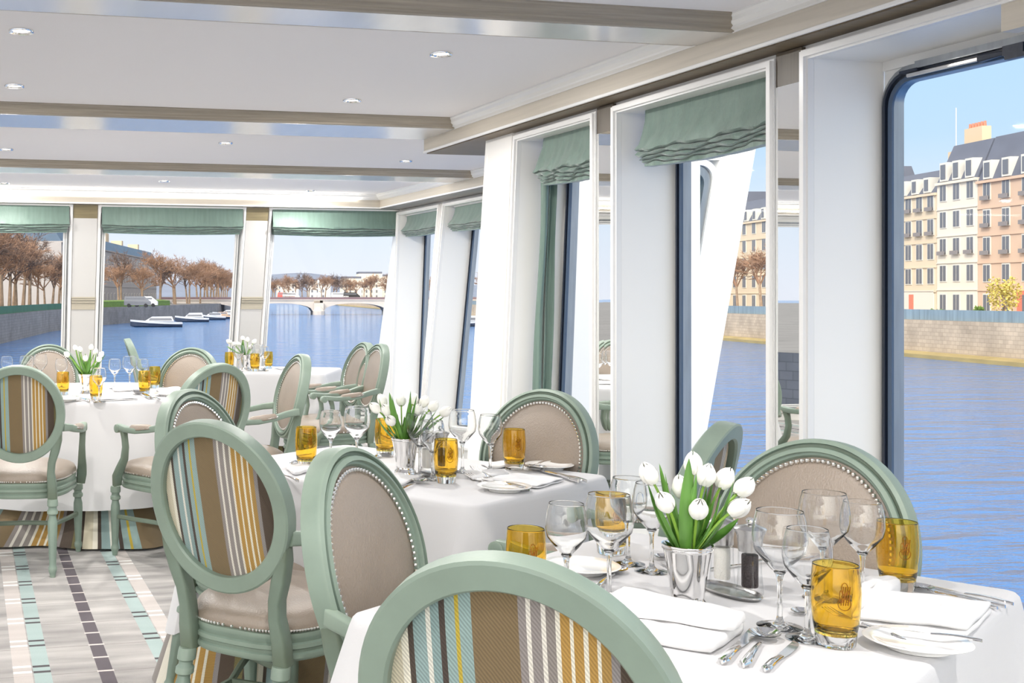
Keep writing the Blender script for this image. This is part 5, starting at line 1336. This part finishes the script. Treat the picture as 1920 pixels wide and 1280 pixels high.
for p_ in piers[1:3]:
    b = MB(); b.lathe([(.35, deck+.7), (.3, deck+1.2), (.1, deck+1.6), (.08, deck+4.4), (.28, deck+4.6), (.3, deck+5.1), (.05, deck+5.4)], 8, (p_, 0, 0)); b.build('lamp_post', M['wframe'], br)
# people / cars tiny on the bridge are kept as simple vans
M['van'] = mat('white_van', rgb(200, 200, 202), .4); M['redv'] = mat('red_van', rgb(196, 88, 84), .4); M['tyre'] = mat('tyre', rgb(40, 40, 42), .8)
def van(r, d, z, m, label, name='van', L=4.6, h=1.9, rot=0):
    t = thing(name, label, 'car', tuple(cw(r, d, z)), -TH+rot)
    b = MB(); b.loft([[(-L/2, -.9, .35), (L/2, -.9, .35), (L/2, .9, .35), (-L/2, .9, .35)], [(-L/2, -.9, h*.55), (L/2, -.9, h*.5), (L/2, .9, h*.5), (-L/2, .9, h*.55)], [(-L/2+.1, -.8, h), (L/2-1.2, -.8, h), (L/2-1.2, .8, h), (-L/2+.1, .8, h)]]); b.build('body', m, t, smooth=False)
    for sx_ in (-1, 1):
        for sy_ in (-1, 1): MB().sweep([(sx_*L*.32, sy_*.8, .33), (sx_*L*.32, sy_*.95, .33)], (.66, .66), n=12, power=1).build('wheel', M['tyre'], t)
    MB().box(-L/2+.3, L/2-1.0, -.86, .86, h*.62, h*.85).build('side_glass', M['wdark'], t, smooth=False)
for x, m, lab_ in [(538, 'redv', 'red vehicle crossing the bridge near its left end'), (547, 'van', 'white vehicle beside the red one on the bridge'), (640, 'van', 'white vehicle on the middle of the bridge'), (662, 'tyre', 'dark vehicle on the middle of the bridge')]:
    van((x-PX)*kx, bd+4, ZW+deck+.1, M[m], lab_)
van((258-PX)*200/F-0, 200, ZR, M['wdark'], 'dark van parked on the left quay above the big moored boat')
van((272-PX)*206/F, 206, ZR, M['van'], 'white van parked on the left quay above the big moored boat')
# ---- boats
def boat(r, d, L, rot, label, col='boatw', cab=1.0, name='moored_boat', grp=None):
    t = thing(name, label, 'boat', tuple(cw(r, d, ZW)), -TH+rot, grp); W_ = L*.16
    rings = []
    for f_, w, zk in ((0, .75, .1), (.08, .9, 0), (.35, 1, -.05), (.65, .95, 0), (.85, .6, .1), (.97, .18, .3), (1, .03, .4)):
        x = -L/2+L*f_; top = .75+.45*f_**2
        rings.append([(x, -W_*w, top), (x, -W_*w*.85, .2), (x, -W_*w*.3, -.2+zk), (x, W_*w*.3, -.2+zk), (x, W_*w*.85, .2), (x, W_*w, top)])
    fixn(MB().loft(rings).build('hull', M['navy'], t, smooth=False))
    rr_ = [[(p[0], p[1]*1.03, p[2]-.28+(.30 if k else 0)) for k in (0, 1) for p in ((R[0],) if k == 0 else (R[0],))]+[(R[5][0], R[5][1]*1.03, R[5][2]+.02), (R[5][0], R[5][1]*1.03, R[5][2]-.28)] for R in rings]
    fixn(MB().loft(rr_).build('gunwale', M[col], t, smooth=False))
    b = MB(); b.loft([[(-L*.34, -W_*.7, .9), (L*.22, -W_*.6, .95), (L*.22, W_*.6, .95), (-L*.34, W_*.7, .9)], [(-L*.30, -W_*.62, .9+cab*.9), (L*.08, -W_*.55, .9+cab*.85), (L*.08, W_*.55, .9+cab*.85), (-L*.30, W_*.62, .9+cab*.9)]]); fixn(b.build('cabin', M[col], t, smooth=False))
    b = MB(); b.loft([[(-L*.30, -W_*.72, 1.1), (L*.15, -W_*.64, 1.1), (L*.15, W_*.64, 1.1), (-L*.30, W_*.72, 1.1)], [(-L*.28, -W_*.68, 1.45), (L*.12, -W_*.6, 1.45), (L*.12, W_*.6, 1.45), (-L*.28, W_*.68, 1.45)]]); fixn(b.build('cabin_glazing', M['wdark'], t, smooth=False))
    return t
M['navy'] = mat('dark_hull', rgb(52, 62, 82), .4); M['boatw'] = mat('white_boat', rgb(190, 194, 204), .35); M['boato'] = mat('tan_boat', rgb(206, 170, 146), .5)
boat((293-PX)/F*186, 186, 8.4, PI+.1, 'largest moored boat, white with dark hull, by the left quay', cab=.9)
boat((360-PX)/F*222, 222, 6.6, PI, 'grey and white boat moored right of the largest boat', cab=1.0)
boat((398-PX)/F*238, 240, 5.5, PI+.2, 'small white boat moored third from the left', cab=.7)
boat((413-PX)/F*250, 252, 5, PI, 'small tan boat beside the small white ones', 'boato', .7)
boat((430-PX)/F*268, 275, 8, PI-.1, 'white boat moored farthest right by the post of the front window', cab=.9)
boat((888-PX)/F*190, 190, 9, .2, 'white boat by the right bank in the sliver of side window', cab=1.0)

OR = ['leftmost', 'second', 'third', 'fourth', 'fifth', 'sixth', 'seventh', 'eighth', 'ninth', 'tenth', 'eleventh', 'twelfth', 'thirteenth', 'fourteenth', 'fifteenth', 'sixteenth', 'seventeenth', 'eighteenth', 'nineteenth', 'twentieth', 'twenty-first', 'twenty-second', 'twenty-third', 'twenty-fourth', 'twenty-fifth', 'twenty-sixth']+['twenty-seventh', 'twenty-eighth', 'twenty-ninth', 'thirtieth']+['thirty-'+q for q in ('first', 'second', 'third', 'fourth', 'fifth', 'sixth', 'seventh', 'eighth', 'ninth')]+['fortieth']
for g_, L_ in GT.items():
    if len(L_) < 4: continue
    L_.sort(key=lambda q: q[0])
    for i, (k, o) in enumerate(L_):
        if k*F+PX < -60 or k*F+PX > 1960: continue
        o['label'] = (OR[i]+' from the left of the '+g_) if i else 'leftmost of the '+g_
